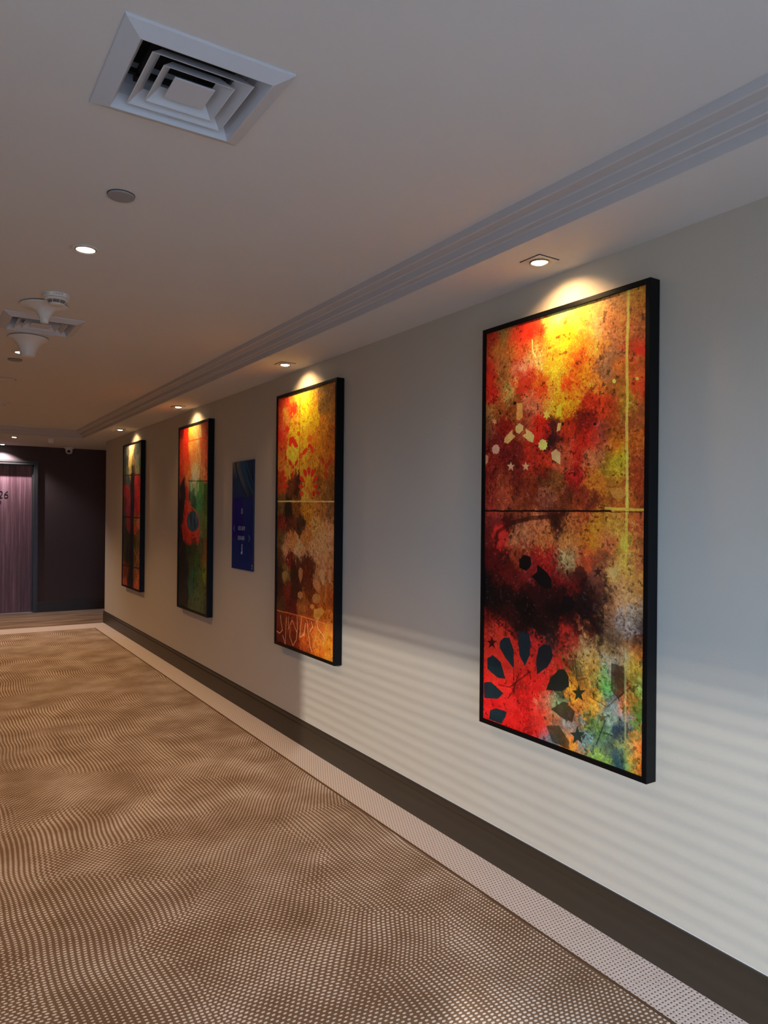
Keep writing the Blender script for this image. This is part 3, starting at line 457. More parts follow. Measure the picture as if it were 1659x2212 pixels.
G2=[('p',[(516,358),(448,348),(409,338),(407,330),(422,327),(460,330),(493,341)],(222,40,24),100),('p',[(534,337),(489,322),(472,310),(486,302),(505,302),(535,308),(545,320)],(222,40,24),100),('p',[(576,330),(548,314),(544,301),(567,295),(585,296),(607,303),(604,315)],(222,40,24),100),('p',[(618,339),(607,322),(617,310),(646,305),(664,307),(677,315),(661,326)],(222,40,24),100),('p',[(635,358),(652,342),(680,332),(715,330),(730,333),(730,341),(697,350)],(222,40,24),100),('p',[(642,372),(680,364),(712,363),(734,368),(736,374),(720,380),(688,379)],(222,40,24),100),('p',[(498,370),(450,376),(414,375),(397,369),(399,363),(422,358),(457,360)],(222,40,24),100),('p',[(64,326),(60,311),(76,301),(108,298),(127,300),(137,308),(116,317)],(222,40,24),100),('p',[(77,346),(97,332),(127,324),(163,323),(178,326),(177,334),(142,341)],(222,40,24),100),('p',[(70,365),(129,357),(177,355),(209,359),(212,364),(189,369),(139,369)],(222,40,24),100),('p',[(215,134),(212,138),(204,142),(191,144),(177,144),(162,142),(150,139),(142,135),(139,131),(141,126),(150,123),(162,121),(177,121),(191,122),(204,125),(212,130)],(222,40,24),100),('p',[(178,249),(176,253),(172,256),(165,258),(156,258),(148,257),(141,255),(136,251),(134,247),(136,243),(141,240),(148,238),(156,238),(164,239),(172,241),(176,245)],(222,40,24),100),('p',[(262,269),(270,274),(273,279),(272,282),(265,284),(255,283),(242,281),(229,277),(218,272),(210,267),(207,262),(208,259),(215,257),(225,258),(238,260),(251,264)],(222,40,24),100),('p',[(374,276),(364,281),(351,284),(339,286),(329,286),(322,284),(321,280),(324,276),(332,271),(342,267),(355,264),(367,262),(377,262),(383,264),(385,267),(382,272)],(222,40,24),100),('p',[(314,290),(313,293),(308,296),(301,298),(293,298),(285,297),(278,295),(274,292),(272,288),(274,285),(278,282),(285,280),(293,280),(301,281),(308,283),(313,286)],(222,40,24),100),('p',[(312,321),(311,326),(307,331),(301,334),(294,335),(287,334),(281,330),(277,325),(275,320),(276,314),(280,309),(286,306),(293,305),(300,307),(306,310),(310,315)],(222,40,24),100),('p',[(819,277),(828,282),(833,286),(832,290),(827,291),(817,291),(805,289),(791,285),(779,280),(769,275),(764,271),(765,267),(770,266),(780,266),(793,268),(806,272)],(150,30,20),90),('p',[(936,286),(922,291),(907,295),(893,297),(883,297),(878,294),(879,291),(886,285),(898,280),(912,275),(927,271),(940,269),(950,270),(955,272),(954,276),(947,281)],(150,30,20),90),('p',[(877,299),(876,303),(871,306),(864,308),(855,309),(847,308),(839,305),(834,302),(833,298),(834,294),(839,291),(847,289),(855,288),(864,289),(871,292),(876,295)],(150,30,20),90),('p',[(873,329),(871,334),(867,339),(859,343),(851,344),(842,342),(835,339),(830,334),(828,328),(830,322),(835,317),(842,313),(851,312),(859,314),(867,317),(871,323)],(150,30,20),80),('p',[(527,239),(509,243),(490,246),(473,247),(460,246),(454,244),(455,239),(463,234),(477,229),(495,225),(514,222),(531,221),(544,222),(550,225),(549,229),(541,234)],(222,40,24),95),('p',[(653,231),(659,236),(659,241),(655,244),(647,245),(636,245),(624,242),(612,238),(603,232),(598,227),(598,222),(602,219),(610,217),(621,218),(633,221),(645,225)],(222,40,24),95),('p',[(607,216),(605,219),(599,221),(591,222),(580,223),(570,222),(561,220),(556,217),(554,214),(556,211),(561,209),(570,208),(580,207),(590,208),(599,210),(605,213)],(200,30,20),100),('p',[(626,190),(623,195),(613,199),(599,202),(583,202),(566,200),(552,197),(542,192),(539,186),(542,181),(551,177),(566,174),(582,174),(599,176),(613,179),(623,184)],(210,60,25),70),('p',[(218,170),(297,167),(388,211),(324,214),(271,192),(245,208),(205,198)],(222,40,24),100),('p',[(419,162),(416,165),(410,168),(400,170),(388,170),(376,169),(366,166),(360,163),(357,159),(360,155),(366,152),(376,150),(388,150),(400,151),(410,154),(416,158)],(222,40,24),80),('p',[(470,249),(467,254),(460,258),(448,260),(435,261),(421,259),(410,256),(402,252),(399,247),(402,243),(409,239),(421,237),(434,236),(448,238),(459,241),(467,245)],(222,40,24),80),('p',[(682,398),(680,403),(676,406),(669,409),(661,410),(652,409),(645,406),(641,402),(639,398),(641,393),(645,389),(652,387),(660,386),(669,387),(675,390),(680,394)],(170,25,18),100),('p',[(749,396),(748,399),(744,401),(738,403),(731,403),(724,403),(718,401),(714,399),(712,396),(714,393),(718,391),(724,389),(731,389),(738,389),(744,391),(748,393)],(140,25,18),100),('p',[(488,396),(486,400),(478,404),(467,406),(454,406),(440,406),(429,403),(421,399),(418,395),(421,391),(428,387),(440,385),(453,384),(467,385),(478,388),(486,392)],(222,40,24),80),('p',[(810,213),(817,219),(837,220),(821,223),(827,229),(810,225),(793,227),(798,222),(782,217),(803,218)],(130,80,20),100),('p',[(906,218),(912,223),(929,223),(915,226),(920,231),(906,228),(891,230),(896,225),(882,222),(900,222)],(120,70,18),100),('l',[(407,0),(412,267),(411,489)],5,(90,12,8),85),('l',[(8,423),(998,429)],8,(216,160,92),100),('l',[(4,102),(408,120)],2,(120,50,25),60),('l',[(13,872),(544,869),(982,872)],5,(190,105,45),80),('l',[(80,890),(103,924),(125,945),(70,963),(14,958)],5,(222,150,95),85),('l',[(131,968),(164,988),(186,1010)],5,(222,150,95),85),('l',[(198,889),(185,947),(180,999)],5,(222,150,95),85),('l',[(233,933),(304,894),(390,934)],5,(222,150,95),85),('l',[(265,925),(265,964),(323,993),(382,967),(402,922),(394,872)],5,(222,150,95),85),('l',[(233,887),(233,921)],5,(222,150,95),85),('l',[(475,873),(458,907),(450,952),(520,936),(544,891)],5,(222,150,95),85),('l',[(568,879),(588,921),(622,967),(653,991)],5,(222,150,95),85),('l',[(722,870),(757,899),(847,919),(870,933)],5,(222,150,95),85),('l',[(640,880),(664,894),(617,919)],5,(222,150,95),85),('p',[(156,751),(106,732),(101,716),(139,706),(172,705),(210,713),(204,729)],(135,110,55),90),('p',[(449,743),(414,717),(410,696),(437,683),(460,682),(486,693),(482,714)],(155,105,60),90),('p',[(765,767),(684,750),(655,734),(683,720),(718,717),(771,722),(787,739)],(165,115,65),80),('p',[(828,736),(778,711),(762,689),(784,675),(809,674),(843,685),(850,706)],(190,140,90),80),('p',[(925,725),(902,702),(901,684),(921,673),(938,673),(957,683),(953,701)],(180,130,80),80),('p',[(449,773),(472,776),(496,779),(495,786),(496,793),(472,798),(449,803),(426,800),(402,798),(402,790),(402,783),(426,778)],(160,110,58),90),('p',[(721,768),(746,770),(771,772),(780,778),(791,785),(780,792),(771,800),(746,803),(722,808),(697,806),(671,805),(663,798),(650,791),(662,784),(671,776),(697,772)],(165,118,55),85),('p',[(682,830),(813,815),(847,831),(745,868),(675,857)],(185,128,48),85),('p',[(651,808),(664,815),(694,813),(676,820),(694,826),(664,827),(652,835),(639,828),(609,831),(627,823),(609,817),(639,816)],(190,130,60),90),('p',[(568,798),(583,800),(601,802),(599,807),(601,812),(583,815),(568,819),(552,817),(534,816),(536,810),(534,805),(552,802)],(130,70,25),80)]
G3=[('p',[(718,527),(700,553),(649,575),(572,591),(479,597),(384,593),(302,579),(246,556),(226,529),(245,502),(300,479),(382,464),(476,458),(570,464),(648,479),(699,501)],(165,50,25),70),('p',[(717,519),(702,540),(659,558),(592,571),(513,576),(431,572),(362,561),(314,543),(297,521),(313,499),(360,480),(429,468),(511,463),(590,468),(657,480),(702,498)],(34,66,82),100),('p',[(471,509),(469,524),(463,536),(454,544),(444,547),(433,544),(424,536),(418,524),(416,509),(417,495),(423,483),(432,475),(442,472),(453,475),(462,483),(468,495)],(10,18,24),80),('p',[(602,530),(601,542),(596,552),(588,559),(580,562),(571,559),(563,552),(558,542),(556,530),(557,518),(562,508),(570,501),(579,498),(588,501),(595,507),(600,518)],(12,30,40),80),('p',[(426,531),(424,539),(416,546),(405,551),(392,552),(379,551),(367,546),(360,539),(357,531),(359,523),(367,516),(378,511),(391,509),(405,511),(416,516),(424,523)],(60,100,115),60),('p',[(662,503),(659,513),(652,522),(642,528),(629,530),(616,528),(605,522),(598,514),(595,503),(598,493),(605,485),(615,479),(628,477),(641,479),(652,485),(659,493)],(70,110,100),50),('l',[(337,407),(390,434),(595,461),(711,508),(728,560),(597,598),(496,610)],12,(170,80,50),70),('l',[(817,-1),(816,441),(823,994)],4,(60,40,30),75),('l',[(169,80),(589,81),(1007,82)],9,(190,40,20),80),('l',[(503,5),(589,84)],5,(190,80,40),70),('l',[(587,9),(705,83),(835,130)],5,(190,80,40),70),('l',[(345,299),(789,307),(1015,310)],9,(20,30,15),80),('l',[(335,309),(337,401)],12,(190,50,25),80),('l',[(474,322),(476,418)],10,(15,50,40),60),('l',[(381,326),(389,386)],6,(15,50,40),60),('l',[(412,707),(401,1000)],8,(40,80,55),40),('p',[(596,776),(594,781),(588,785),(578,788),(567,789),(555,788),(545,786),(539,783),(536,778),(539,774),(545,770),(555,767),(566,766),(578,766),(587,769),(594,772)],(15,30,14),60),('p',[(775,750),(773,755),(767,759),(758,761),(747,763),(736,762),(726,760),(720,756),(717,752),(720,748),(726,744),(735,741),(746,740),(757,740),(767,743),(773,746)],(15,30,14),60),('p',[(949,766),(947,770),(941,774),(932,777),(921,778),(910,777),(901,775),(895,772),(893,767),(895,763),(901,759),(910,757),(921,755),(931,756),(940,758),(946,762)],(15,30,14),60),('p',[(581,834),(579,839),(572,843),(562,846),(551,847),(539,847),(529,844),(523,841),(520,837),(523,832),(529,828),(539,825),(550,824),(562,824),(572,827),(578,830)],(15,30,14),60),('p',[(696,856),(694,861),(688,864),(678,867),(667,869),(656,868),(646,866),(640,863),(637,858),(640,854),(646,850),(655,847),(667,846),(678,846),(687,848),(694,852)],(15,30,14),60),('p',[(965,861),(963,865),(957,869),(948,872),(937,873),(927,873),(918,870),(912,867),(909,863),(911,859),(917,855),(926,852),(937,851),(948,851),(957,853),(963,857)],(15,30,14),60),('p',[(918,777),(916,781),(910,785),(901,788),(890,789),(879,788),(870,786),(864,783),(861,779),(864,774),(870,770),(879,768),(890,766),(900,767),(909,769),(916,773)],(15,30,14),60),('p',[(615,875),(612,879),(606,883),(596,886),(585,888),(573,887),(564,885),(557,882),(555,877),(557,873),(563,869),(573,866),(585,865),(596,865),(606,867),(612,871)],(15,30,14),60),('p',[(746,931),(744,936),(737,939),(728,942),(717,944),(706,943),(696,941),(690,938),(688,934),(690,929),(696,925),(705,923),(717,921),(728,922),(737,924),(743,927)],(15,30,14),60),('p',[(632,936),(630,941),(623,945),(614,948),(602,949),(591,949),(581,947),(575,943),(572,939),(575,935),(581,931),(591,928),(602,926),(614,927),(623,929),(630,932)],(15,30,14),60),('p',[(981,895),(979,899),(973,903),(964,906),(953,907),(943,907),(933,905),(927,902),(925,898),(927,893),(933,889),(942,887),(953,885),(964,886),(973,888),(979,891)],(15,30,14),60)]
G4=[('l',[(0,208),(1013,221)],12,(14,18,10),100),('l',[(0,509),(1013,512)],12,(30,6,6),100),('l',[(0,860),(1013,854)],10,(14,12,6),100),('p',[(438,198),(635,203),(635,1014),(438,1021)],(6,5,5),90),('l',[(645,732),(991,822)],9,(190,115,60),85),('l',[(937,741),(716,851)],9,(190,115,60),80),('l',[(968,517),(832,600)],8,(190,115,60),80),('l',[(832,517),(955,564)],7,(190,115,60),80),('l',[(762,862),(968,922)],8,(190,115,60),85),('l',[(982,886),(753,993)],8,(190,115,60),80),('l',[(706,863),(832,1002)],7,(190,115,60),60),('l',[(438,21),(549,68),(379,123),(438,173)],9,(90,85,40),50),('l',[(621,-14),(621,203)],7,(30,35,30),60),('l',[(290,317),(270,391),(355,416),(330,477)],8,(50,10,12),80),('l',[(832,244),(855,280),(968,289)],7,(60,12,8),80),('l',[(900,364),(832,375),(900,393),(832,422),(855,481)],7,(60,12,8),80),('l',[(739,230),(762,302),(645,342)],6,(70,15,10),70)]
PZT, PZB, PW, PD = 2.348, 0.620, 0.872, 0.055
LIP = 0.019
ph = PZT-PZB; aw, ah = PW-2*LIP, ph-2*LIP
def frame_mesh():
    w2, h2 = PW/2, ph/2
    return boxes((-PD, -.004, -w2, -w2+LIP, -h2, h2), (-PD, -.004, w2-LIP, w2, -h2, h2), (-PD, -.004, -w2+LIP, w2-LIP, h2-LIP, h2), (-PD, -.004, -w2+LIP, w2-LIP, -h2, -h2+LIP), bev=.0012)
ART = [
 ('framed_painting', 1.5775, 'large black-framed abstract canvas, yellow and red above a black band, nearest of the paintings', S1, G1, 400, 810, 11, .026, .024, .5, 1.0),
 ('framed_painting', 3.7804, 'black-framed gold and amber abstract canvas with red petals, right of the blue sign', S2, G2, 300, 620, 31, .026, .022, .45, .8),
 ('framed_painting', 6.0679, 'black-framed abstract canvas, orange top over green with a blue oval, left of the blue sign', S3, G3, 220, 460, 51, .024, .020, .35, .35),
 ('framed_painting', 8.3557, 'farthest black-framed abstract canvas with grey, red and olive panels beside the passage corner', S4, G4, 180, 380, 71, .018, .020, .35, .35)]
for nm, y0, lab, S, G, nu, nv, seed, warp, sigma, grime, vert in ART:
    e = empty(nm, (W, y0+PW/2, (PZT+PZB)/2), lab, 'painting', 'framed abstract paintings on the right wall')
    obj('frame', frame_mesh(), M['black_frame'], e)
    c = art_colours(nu, nv, aw, ah, S, G, seed, warp, sigma, grime, vert)
    if S is not S1: c = np.clip(c*1.3, 0, .92)
    a = art_plane('canvas', e, aw, ah, nu, nv, c, M['canvas']); a.location.x = -PD+.007
    obj('backing_board', boxes((-PD+.010, -.002, -PW/2+LIP, PW/2-LIP, -ph/2+LIP, ph/2-LIP)), M['dark'], e)

# blue directional sign
SY0, SY1, SZ0, SZ1 = 5.158, 5.600, 1.084, 1.941
sw, sh = SY1-SY0, SZ1-SZ0
sg = empty('direction_sign', (W, (SY0+SY1)/2, (SZ0+SZ1)/2), 'dark blue glossy room direction sign with pale numbers, hung between two paintings', 'sign')
obj('panel', boxes((-.012, 0, -sw/2, sw/2, -sh/2, sh/2), bev=.0008), paint('sign_edge', srgb(20, 34, 60), .3), sg)
def sign_colours(nu, nv):
    u, v = np.meshgrid(np.arange(nu)/(nu-1), np.arange(nv)/(nv-1))
    c = np.zeros(u.shape+(3,)); c[:] = lin((4, 24, 74))
    c[(u < .53) & (v < .72)] = lin((8, 6, 78)); top = v < .333
    base = np.zeros_like(c); base[:] = lin((3, 34, 66))
    def sw_(x0, x1, k0, wd, colr, amp):
        cx_ = x0+(x1-x0)*(v/.333)**k0; g = np.exp(-((u-cx_)/wd)**2)*amp
        base[:] = base*(1-g[..., None])+lin(colr)*g[..., None]
    sw_(.95, 1.05, 1, .22, (2, 4, 14), .4); sw_(.72, .95, .8, .16, (0, 2, 10), np.clip((v-.05)*14, 0, 1)*.95)
    sw_(.25, .80, 1.5, .13, (70, 84, 76), .8*np.clip(1-v*2.4, .25, 1)); sw_(.08, .25, 1.0, .10, (96, 84, 66), .8*np.clip(1-v*6, 0, 1))
    sw_(.50, 1.05, 1.3, .07, (10, 66, 92), .7); sw_(.15, .72, 1.6, .035, (2, 14, 34), .8); sw_(.62, 1.15, .9, .05, (12, 60, 90), .6)
    c[top] = base[top]
    return np.clip(c*2.2, 0, 1)
gsm = N('sign_print'); gsm.l(gsm.n('ShaderNodeVertexColor', layer_name='artwork').outputs['Color'], gsm.b.inputs['Base Color']); gsm.b.inputs['Roughness'].default_value = .25
a = art_plane('printed_face', sg, sw-.004, sh-.004, 90, 180, sign_colours(90, 180), gsm.m); a.location.x = -.0128
def sp(u, v): return (-.0145, sw/2-u*sw, sh/2-v*sh)
RT = (PI/2, 0, -PI/2)
text('floor_number', '8', .066, M['sign_letter'], sg, sp(.495, .466), RT, .0008)
text('room_range', '822-839', .046, M['sign_letter'], sg, sp(.485, .622), RT, .0008, sx=.95)
text('room_range', '820-801', .046, M['sign_letter'], sg, sp(.475, .712), RT, .0008, sx=.95)
def small_strokes(name, lines, w, loc, m):
    bm = bmesh.new()
    for l_ in lines: stroke(l_, w, bm, 0, .001)
    bmesh.ops.recalc_face_normals(bm, faces=bm.faces)
    o = obj(name, bm, m, sg); o.location = loc; o.rotation_euler = (0, 0, -PI/2); return o
small_strokes('arrow', [[(.008, .022), (-.010, 0), (.008, -.022)]], .0035, sp(.125, .624), M['sign_letter'])
small_strokes('arrow', [[(-.008, .022), (.010, 0), (-.008, -.022)]], .0035, sp(.847, .708), M['sign_letter'])
small_strokes('emblem', [[(.006, .042), (.004, .02), (.004, -.005), (.010, -.02), (.004, -.034), (-.008, -.034), (-.012, -.026), (-.002, -.018)], [(-.002, .012), (.008, .006)]], .006, sp(.505, .815), paint('pale_emblem', srgb(225, 225, 228), .4))
small_strokes('fine_print', [[(0, .012), (0, -.002)], [(0, -.008), (0, -.020)]], .004, sp(.985, .955), paint('white_print', srgb(230, 230, 230), .4))

# ------------------------------------------------------------------ ceiling fittings
def vent(loc, s, label):
    e = empty('air_vent', loc, label, 'vent', 'square ceiling air vents')
    def ringprof(h0, z0, h1, z1, th=.0015):
        """square funnel from half-size h0 at z0 to h1 at z1"""
        bm = bmesh.new(); rings = []
        for h_, z_ in ((h0, z0), (h1, z1), (h1-th*2, z1), (h0-th*2, z0)):
            rings.append([bm.verts.new((sx*h_, sy*h_, z_)) for sx, sy in ((-1, -1), (1, -1), (1, 1), (-1, 1))])
        for k_ in range(4):
            a_, b_ = rings[k_], rings[(k_+1) % 4]
            for i in range(4): bm.faces.new((a_[i], a_[(i+1) % 4], b_[(i+1) % 4], b_[i]))
        bmesh.ops.recalc_face_normals(bm, faces=bm.faces)
        return bm
    # outer frame: rim, sloped bevel face, throat
    hs = s/2
    bm = bmesh.new(); rings = []
    for h_, z_ in ((hs, 0), (hs, -.004), (hs-.002, -.0055), (hs-.040, -.021), (hs-.0425, -.021), (hs-.060, .012), (hs-.066, .040), (hs-.068, .10)):
        rings.append([bm.verts.new((sx*h_, sy*h_, z_)) for sx, sy in ((-1, -1), (1, -1), (1, 1), (-1, 1))])
    for a_, b_ in zip(rings, rings[1:]):
        for i in range(4): bm.faces.new((a_[i], a_[(i+1) % 4], b_[(i+1) % 4], b_[i]))
    bmesh.ops.recalc_face_normals(bm, faces=bm.faces)
    obj('frame', bm, M['vent'], e)
    # nested louvre cones, flaring outwards and downwards
    for h0, h1 in ((.094, .124), (.060, .088)):
        obj('louvre', ringprof(h1*s/.4, -.018, h0*s/.4, .014), M['vent'], e)
    bm = bmesh.new(); h_ = .050*s/.4
    box(bm, -h_, h_, -h_, h_, -.016, -.013, bev=.001)
    obj('centre_plate', bm, M['vent'], e)
    bm = boxes((-.16*s/.4, .16*s/.4, -.16*s/.4, .16*s/.4, .10, .105))
    for t_ in (-.10, .10):
        box(bm, t_-.006, t_+.006, -.15, .15, .05, .062); box(bm, -.15, .15, t_-.006, t_+.006, .05, .062)
    obj('damper', bm, M['dark'], e)
    return e
vent((.5565, 1.7955, H2), .401, 'large square white air vent on the ceiling nearest the camera')
vent((.5595, 4.5185, H2), .408, 'square white air vent on the ceiling behind the flared white fitting')

def cap(loc, r, label):
    e = empty('round_cover', loc, label, 'cover')
    obj('shadow_gap', lathe([(r, 0), (r, -.002), (0, -.002)], 40), M['dark'], e)
    obj('disc', lathe([(0, -.002), (r*.97, -.002), (r*.975, -.006), (r*.95, -.008), (0, -.009)], 48), M['grey_disc'], e, True)
    return e
cap((.5555, 2.528, H2), .045, 'small round grey blank cover on the ceiling between the near vent and the downlight')
cap((.5425, 5.690, H2), .047, 'small round cover on the ceiling just past the second flared fitting')

def downlight(loc, label):
    e = empty('round_downlight', loc, label, 'light', 'round ceiling downlights')
    obj('trim_ring', lathe([(.056, 0), (.057, -.003), (.054, -.006), (.046, -.007), (.041, -.004), (.040, .0)], 56), M['plate'], e, True)
    obj('inner_ring', lathe([(.040, -.001), (.0395, -.0055), (.037, -.0055), (.0365, -.001)], 48), M['chrome'], e, True)
    obj('lens', lathe([(.0365, -.001), (.034, -.0045), (.02, -.006), (0, -.0065)], 40), M['lens_round'], e, True)
    return e
dls = [(3.128, 'round downlight glowing white on the ceiling, nearest one in view'), (5.405, 'lit round downlight half hidden behind the second flared fitting'), (7.69, 'round downlight further along the ceiling'), (9.6, 'round downlight near the end of the ceiling')]
d0 = downlight((.551, dls[0][0], H2), dls[0][1])
for y_, lab in dls[1:2]: dup(d0, (.551, y_, H2), lab)
for y_, lab in dls:
    lamp('downlight_beam', 'SPOT', (.551, y_, H2-.02), DOWNLIGHT, WARM_WHITE, target=(.551, y_, 0), spot_size=math.radians(108), spot_blend=.7, shadow_soft_size=.035)

def square_spot(loc, label, lens, tilt=12, s=.051):
    e = empty('recessed_spotlight', loc, label, 'light', 'square recessed spotlights along the soffit')
    bm = bmesh.new(); n = 40
    # plate with a round hole: ring of quads between a circle and the square
    r = .037; z0, z1 = -.0045, -.0025
    A_ = []; B_ = []
    for i in range(n):
        t_ = 2*PI*i/n+PI/4; c_, s_ = math.cos(t_), math.sin(t_); k_ = s/max(abs(c_), abs(s_))
        A_.append((c_*k_, s_*k_)); B_.append((c_*r, s_*r))
    lo = [bm.verts.new((*p, z0)) for p in A_]; li = [bm.verts.new((*p, z0)) for p in B_]
    uo = [bm.verts.new((*p, z1)) for p in A_]; ui = [bm.verts.new((*p, .0)) for p in B_]
    for i in range(n):
        j = (i+1) % n
        bm.faces.new((lo[i], lo[j], li[j], li[i])); bm.faces.new((uo[i], uo[j], lo[j], lo[i])); bm.faces.new((li[i], li[j], ui[j], ui[i]))
    bmesh.ops.recalc_face_normals(bm, faces=bm.faces)
    obj('plate', bm, M['plate'], e)
    obj('shadow_gap', boxes((-s-.0015, s+.0015, -s-.0015, s+.0015, -.0022, .0)), M['dark'], e)
    obj('gimbal_ring', lathe([(.036, -.004), (.036, -.008), (.033, -.010), (.030, -.006), (.029, -.003)], 48), M['chrome'], e, True)
    obj('bulb', lathe([(.028, -.003), (.026, -.009), (.018, -.013), (0, -.015)], 36), lens, e, True)
    return e
spots = [(1.9665, 1.988, 'square recessed spotlight over the nearest painting'), (1.972, 4.278, 'square recessed spotlight over the gold painting with red petals'), (1.966, 6.565, 'square recessed spotlight over the orange and green painting'), (1.950, 8.80, 'square recessed spotlight over the farthest painting')]
s0 = square_spot((spots[0][0], spots[0][1], H), spots[0][2], M['lens'])
for x_, y_, lab in spots[1:]: dup(s0, (x_, y_, H), lab)
dup(s0, (1.007, 10.54, H), 'square recessed spotlight on the far soffit above the end of the carpet')
square_spot((.975, 11.80, H), 'cool white recessed spotlight close to the dark end wall over the room door', M['lens_cool'])
for x_, y_, lab in spots:
    lamp('picture_light', 'SPOT', (x_, y_, H-.02), PICTURE_SPOT, WARM, target=(x_+.13, y_, H-.30), spot_size=math.radians(126), spot_blend=.7, shadow_soft_size=.018)
lamp('far_soffit_light', 'SPOT', (1.007, 10.54, H-.02), DOWNLIGHT*.5, WARM, target=(1.0, 10.54, 0), spot_size=math.radians(100), spot_blend=1.0, shadow_soft_size=.02)
lamp('door_light', 'SPOT', (.975, 11.80, H-.02), DOOR_SPOT, (.95, .88, 1.0), target=(.975, 11.86, 0), spot_size=math.radians(125), spot_blend=.5, shadow_soft_size=.012)

# smoke detector with its label
sd = empty('smoke_detector', (.5505, 3.876, H2), 'white smoke detector with dark slots and a printed code label', 'smoke detector')
obj('base', lathe([(.063, 0), (.063, -.016), (.060, -.020), (.052, -.021)], 56), M['white_plastic'], sd, True)
obj('head', lathe([(.058, -.0215), (.056, -.026), (.047, -.030), (.046, -.031)], 56), M['white_plastic'], sd, True)
obj('dark_chamber', lathe([(.044, -.030), (.036, -.046), (0, -.046)], 40), M['dark'], sd, True)
for z_, r_ in ((-.0335, .0445), (-.038, .042), (-.0425, .039)):
    obj('louvre', lathe([(r_, z_+.0008), (r_+.001, z_), (r_, z_-.0008), (r_-.004, z_)], 48), M['white_plastic'], sd, True)
for i in range(8):
    bm = bmesh.new()
    a_ = 2*PI*i/8+.2; p0 = Vector((.047*math.cos(a_), .047*math.sin(a_), -.030)); p1 = Vector((.038*math.cos(a_), .038*math.sin(a_), -.047))
    n_ = Vector((-math.sin(a_), math.cos(a_), 0))*.0012; o_ = Vector((math.cos(a_), math.sin(a_), 0))*.0015
    vs_ = [bm.verts.new(p) for p in (p0-n_, p0+n_, p1+n_, p1-n_, p0-n_+o_, p0+n_+o_, p1+n_+o_, p1-n_+o_)]
    for f_ in ((0, 1, 2, 3), (4, 7, 6, 5), (0, 4, 5, 1), (1, 5, 6, 2), (2, 6, 7, 3), (3, 7, 4, 0)): bm.faces.new([vs_[k_] for k_ in f_])
    obj('rib', bm, M['white_plastic'], sd)
obj('cap', lathe([(.037, -.045), (.035, -.050), (.024, -.053), (0, -.054)], 48), M['white_plastic'], sd, True)
bm = bmesh.new(); ang = math.atan2(-3.876, -.55); vs_ = []
for i in range(13):
    a_ = ang+(i/12-.5)*1.15+.10
    vs_.append((bm.verts.new((.0637*math.cos(a_), .0637*math.sin(a_), -.0025)), bm.verts.new((.0637*math.cos(a_), .0637*math.sin(a_), -.0145))))
for a_, b_ in zip(vs_, vs_[1:]): bm.faces.new((a_[0], b_[0], b_[1], a_[1]))
lb = obj('code_label', bm, paint('label_white', srgb(244, 244, 240), .5), sd)
# lettering wrapped on the curved rim
tx = text('code_lettering', 'L10-D39', .0125, M['ink'], lb, (0, 0, 0), (0, 0, 0), .0002)
for v in tx.data.vertices:
    a_ = ang+.10+v.co.x*1.05/.0642; v.co = Vector((.0642*math.cos(a_), .0642*math.sin(a_), -.0087+v.co.y))

# flared white fittings hanging from the ceiling
def flare(loc, prof, neck, label, with_tip=True):
    e = empty('ceiling_antenna', loc, label, 'antenna')
    obj('shadow_gap', lathe([(prof[0][0]*.96, 0), (prof[0][0]*.96, -.004)], 56), M['dark'], e)
    obj('flared_body', lathe(prof, 64), M['white_plastic'], e, True)
    if with_tip: obj('tip', lathe(neck, 40), M['white_plastic'], e, True)
    return e
flare((.525, 4.096, H2), [(.112, -.003), (.1165, -.006), (.115, -.012), (.100, -.016), (.075, -.021), (.052, -.031), (.038, -.046), (.031, -.060), (.027, -.071), (.0245, -.0735)],
      [(.0245, -.0725), (.0235, -.074), (.0195, -.092), (.018, -.095), (0, -.096)], 'flared white ceiling fitting with a narrow tip beside the smoke detector')
flare((.540, 4.915, H2), [(.110, -.003), (.1135, -.007), (.112, -.014), (.098, -.022), (.077, -.036), (.062, -.054), (.053, -.075), (.047, -.096), (.044, -.112), (.040, -.120), (.030, -.124), (0, -.125)],
      None, 'flared white ceiling fitting with a thick blunt stem beyond the air vent', False)
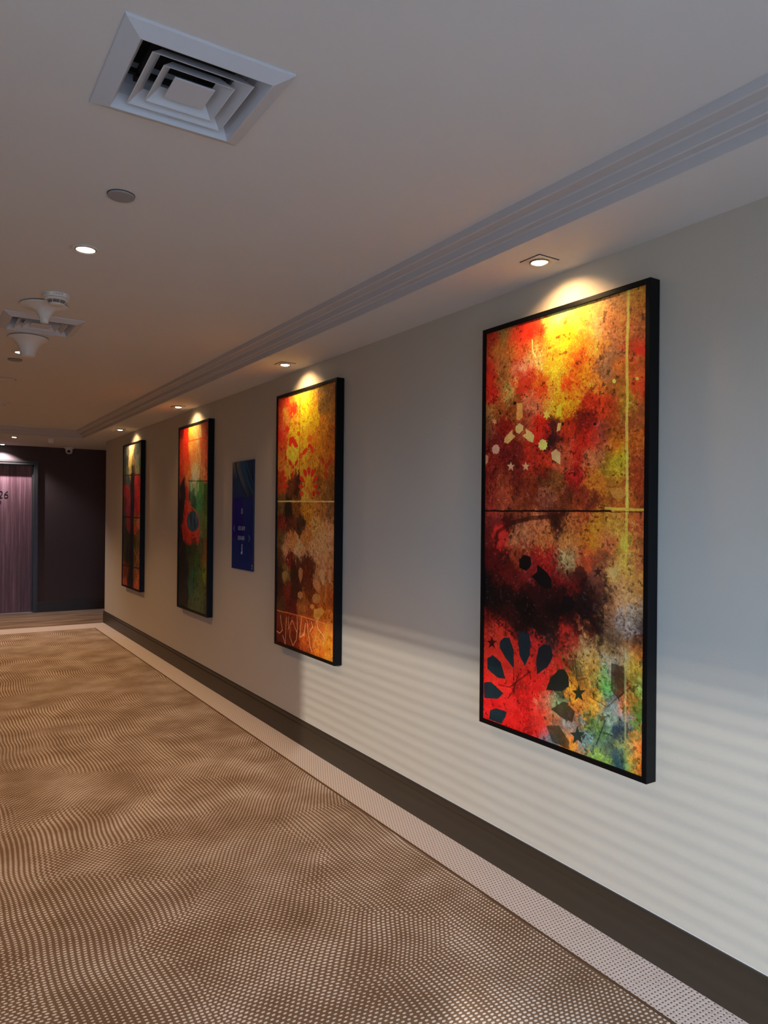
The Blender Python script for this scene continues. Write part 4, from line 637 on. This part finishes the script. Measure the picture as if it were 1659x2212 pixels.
# far round fittings at the frame edge
e = empty('round_diffuser', (.545, 6.60, H2), 'shallow round white fitting on the ceiling at the left edge', 'fitting')
obj('recess_shade_disc', lathe([(.097, 0), (.097, -.0015), (0, -.0015)], 56), M['dark'], e)  # flat dark disc, its visible crescent paints the shaded far side
o = obj('disc', lathe([(.0, -.002), (.088, -.002), (.089, -.006), (.084, -.009), (0, -.010)], 56), M['plate'], e, True); o.location.y = -.006
obj('lip', lathe([(.097, -.0005), (.0985, -.004), (.095, -.004), (.094, -.0005)], 56), M['plate'], e)
e = empty('ceiling_sensor', (.630, 8.02, H2), 'small domed ceiling fitting at the left edge near the far moulding', 'sensor')
obj('base', lathe([(.098, 0), (.098, -.008), (.088, -.014), (.05, -.016)], 56), M['plate'], e, True)
obj('dome', lathe([(.055, -.014), (.052, -.035), (.038, -.050), (.018, -.056), (0, -.057)], 48), M['plate'], e, True)
# alarm box and dome camera by the end wall
e = empty('ceiling_sounder', (1.452, 10.56, H), 'small white box hanging under the far soffit left of the camera', 'sensor')
obj('housing', lathe([(.046, 0), (.046, -.006), (.041, -.012), (.038, -.050), (.030, -.058), (0, -.060)], 40), M['white_plastic'], e, True)
cm = empty('security_camera', (1.875, 11.80, H), 'white eyeball security camera under the ceiling by the dark end wall', 'camera')
obj('mount', lathe([(.066, 0), (.066, -.016), (.060, -.026), (.050, -.030)], 48), M['white_plastic'], cm, True)
ball = obj('ball', lathe([(0, .0)]+[(.052*math.sin(PI*i/16), .052-.052*math.cos(PI*i/16)) for i in range(1, 15)], 48), M['white_plastic'], cm, True)
ball.location = (0, 0, -.052)
aim = Vector((-1.4, -5.0, -1.4)).normalized(); ball.rotation_euler = (-aim).to_track_quat('Z', 'Y').to_euler()
ball.location = Vector((0, 0, -.050))-(-aim)*0-(Matrix.Identity(3) @ Vector((0, 0, 0)))
for v in ball.data.vertices: v.co.z -= .052
lens_o = obj('lens', lathe([(.024, -.046), (.024, -.049), (.020, -.051), (0, -.0525)], 32), M['ink'], cm, True)
lens_o.location = ball.location; lens_o.rotation_euler = ball.rotation_euler
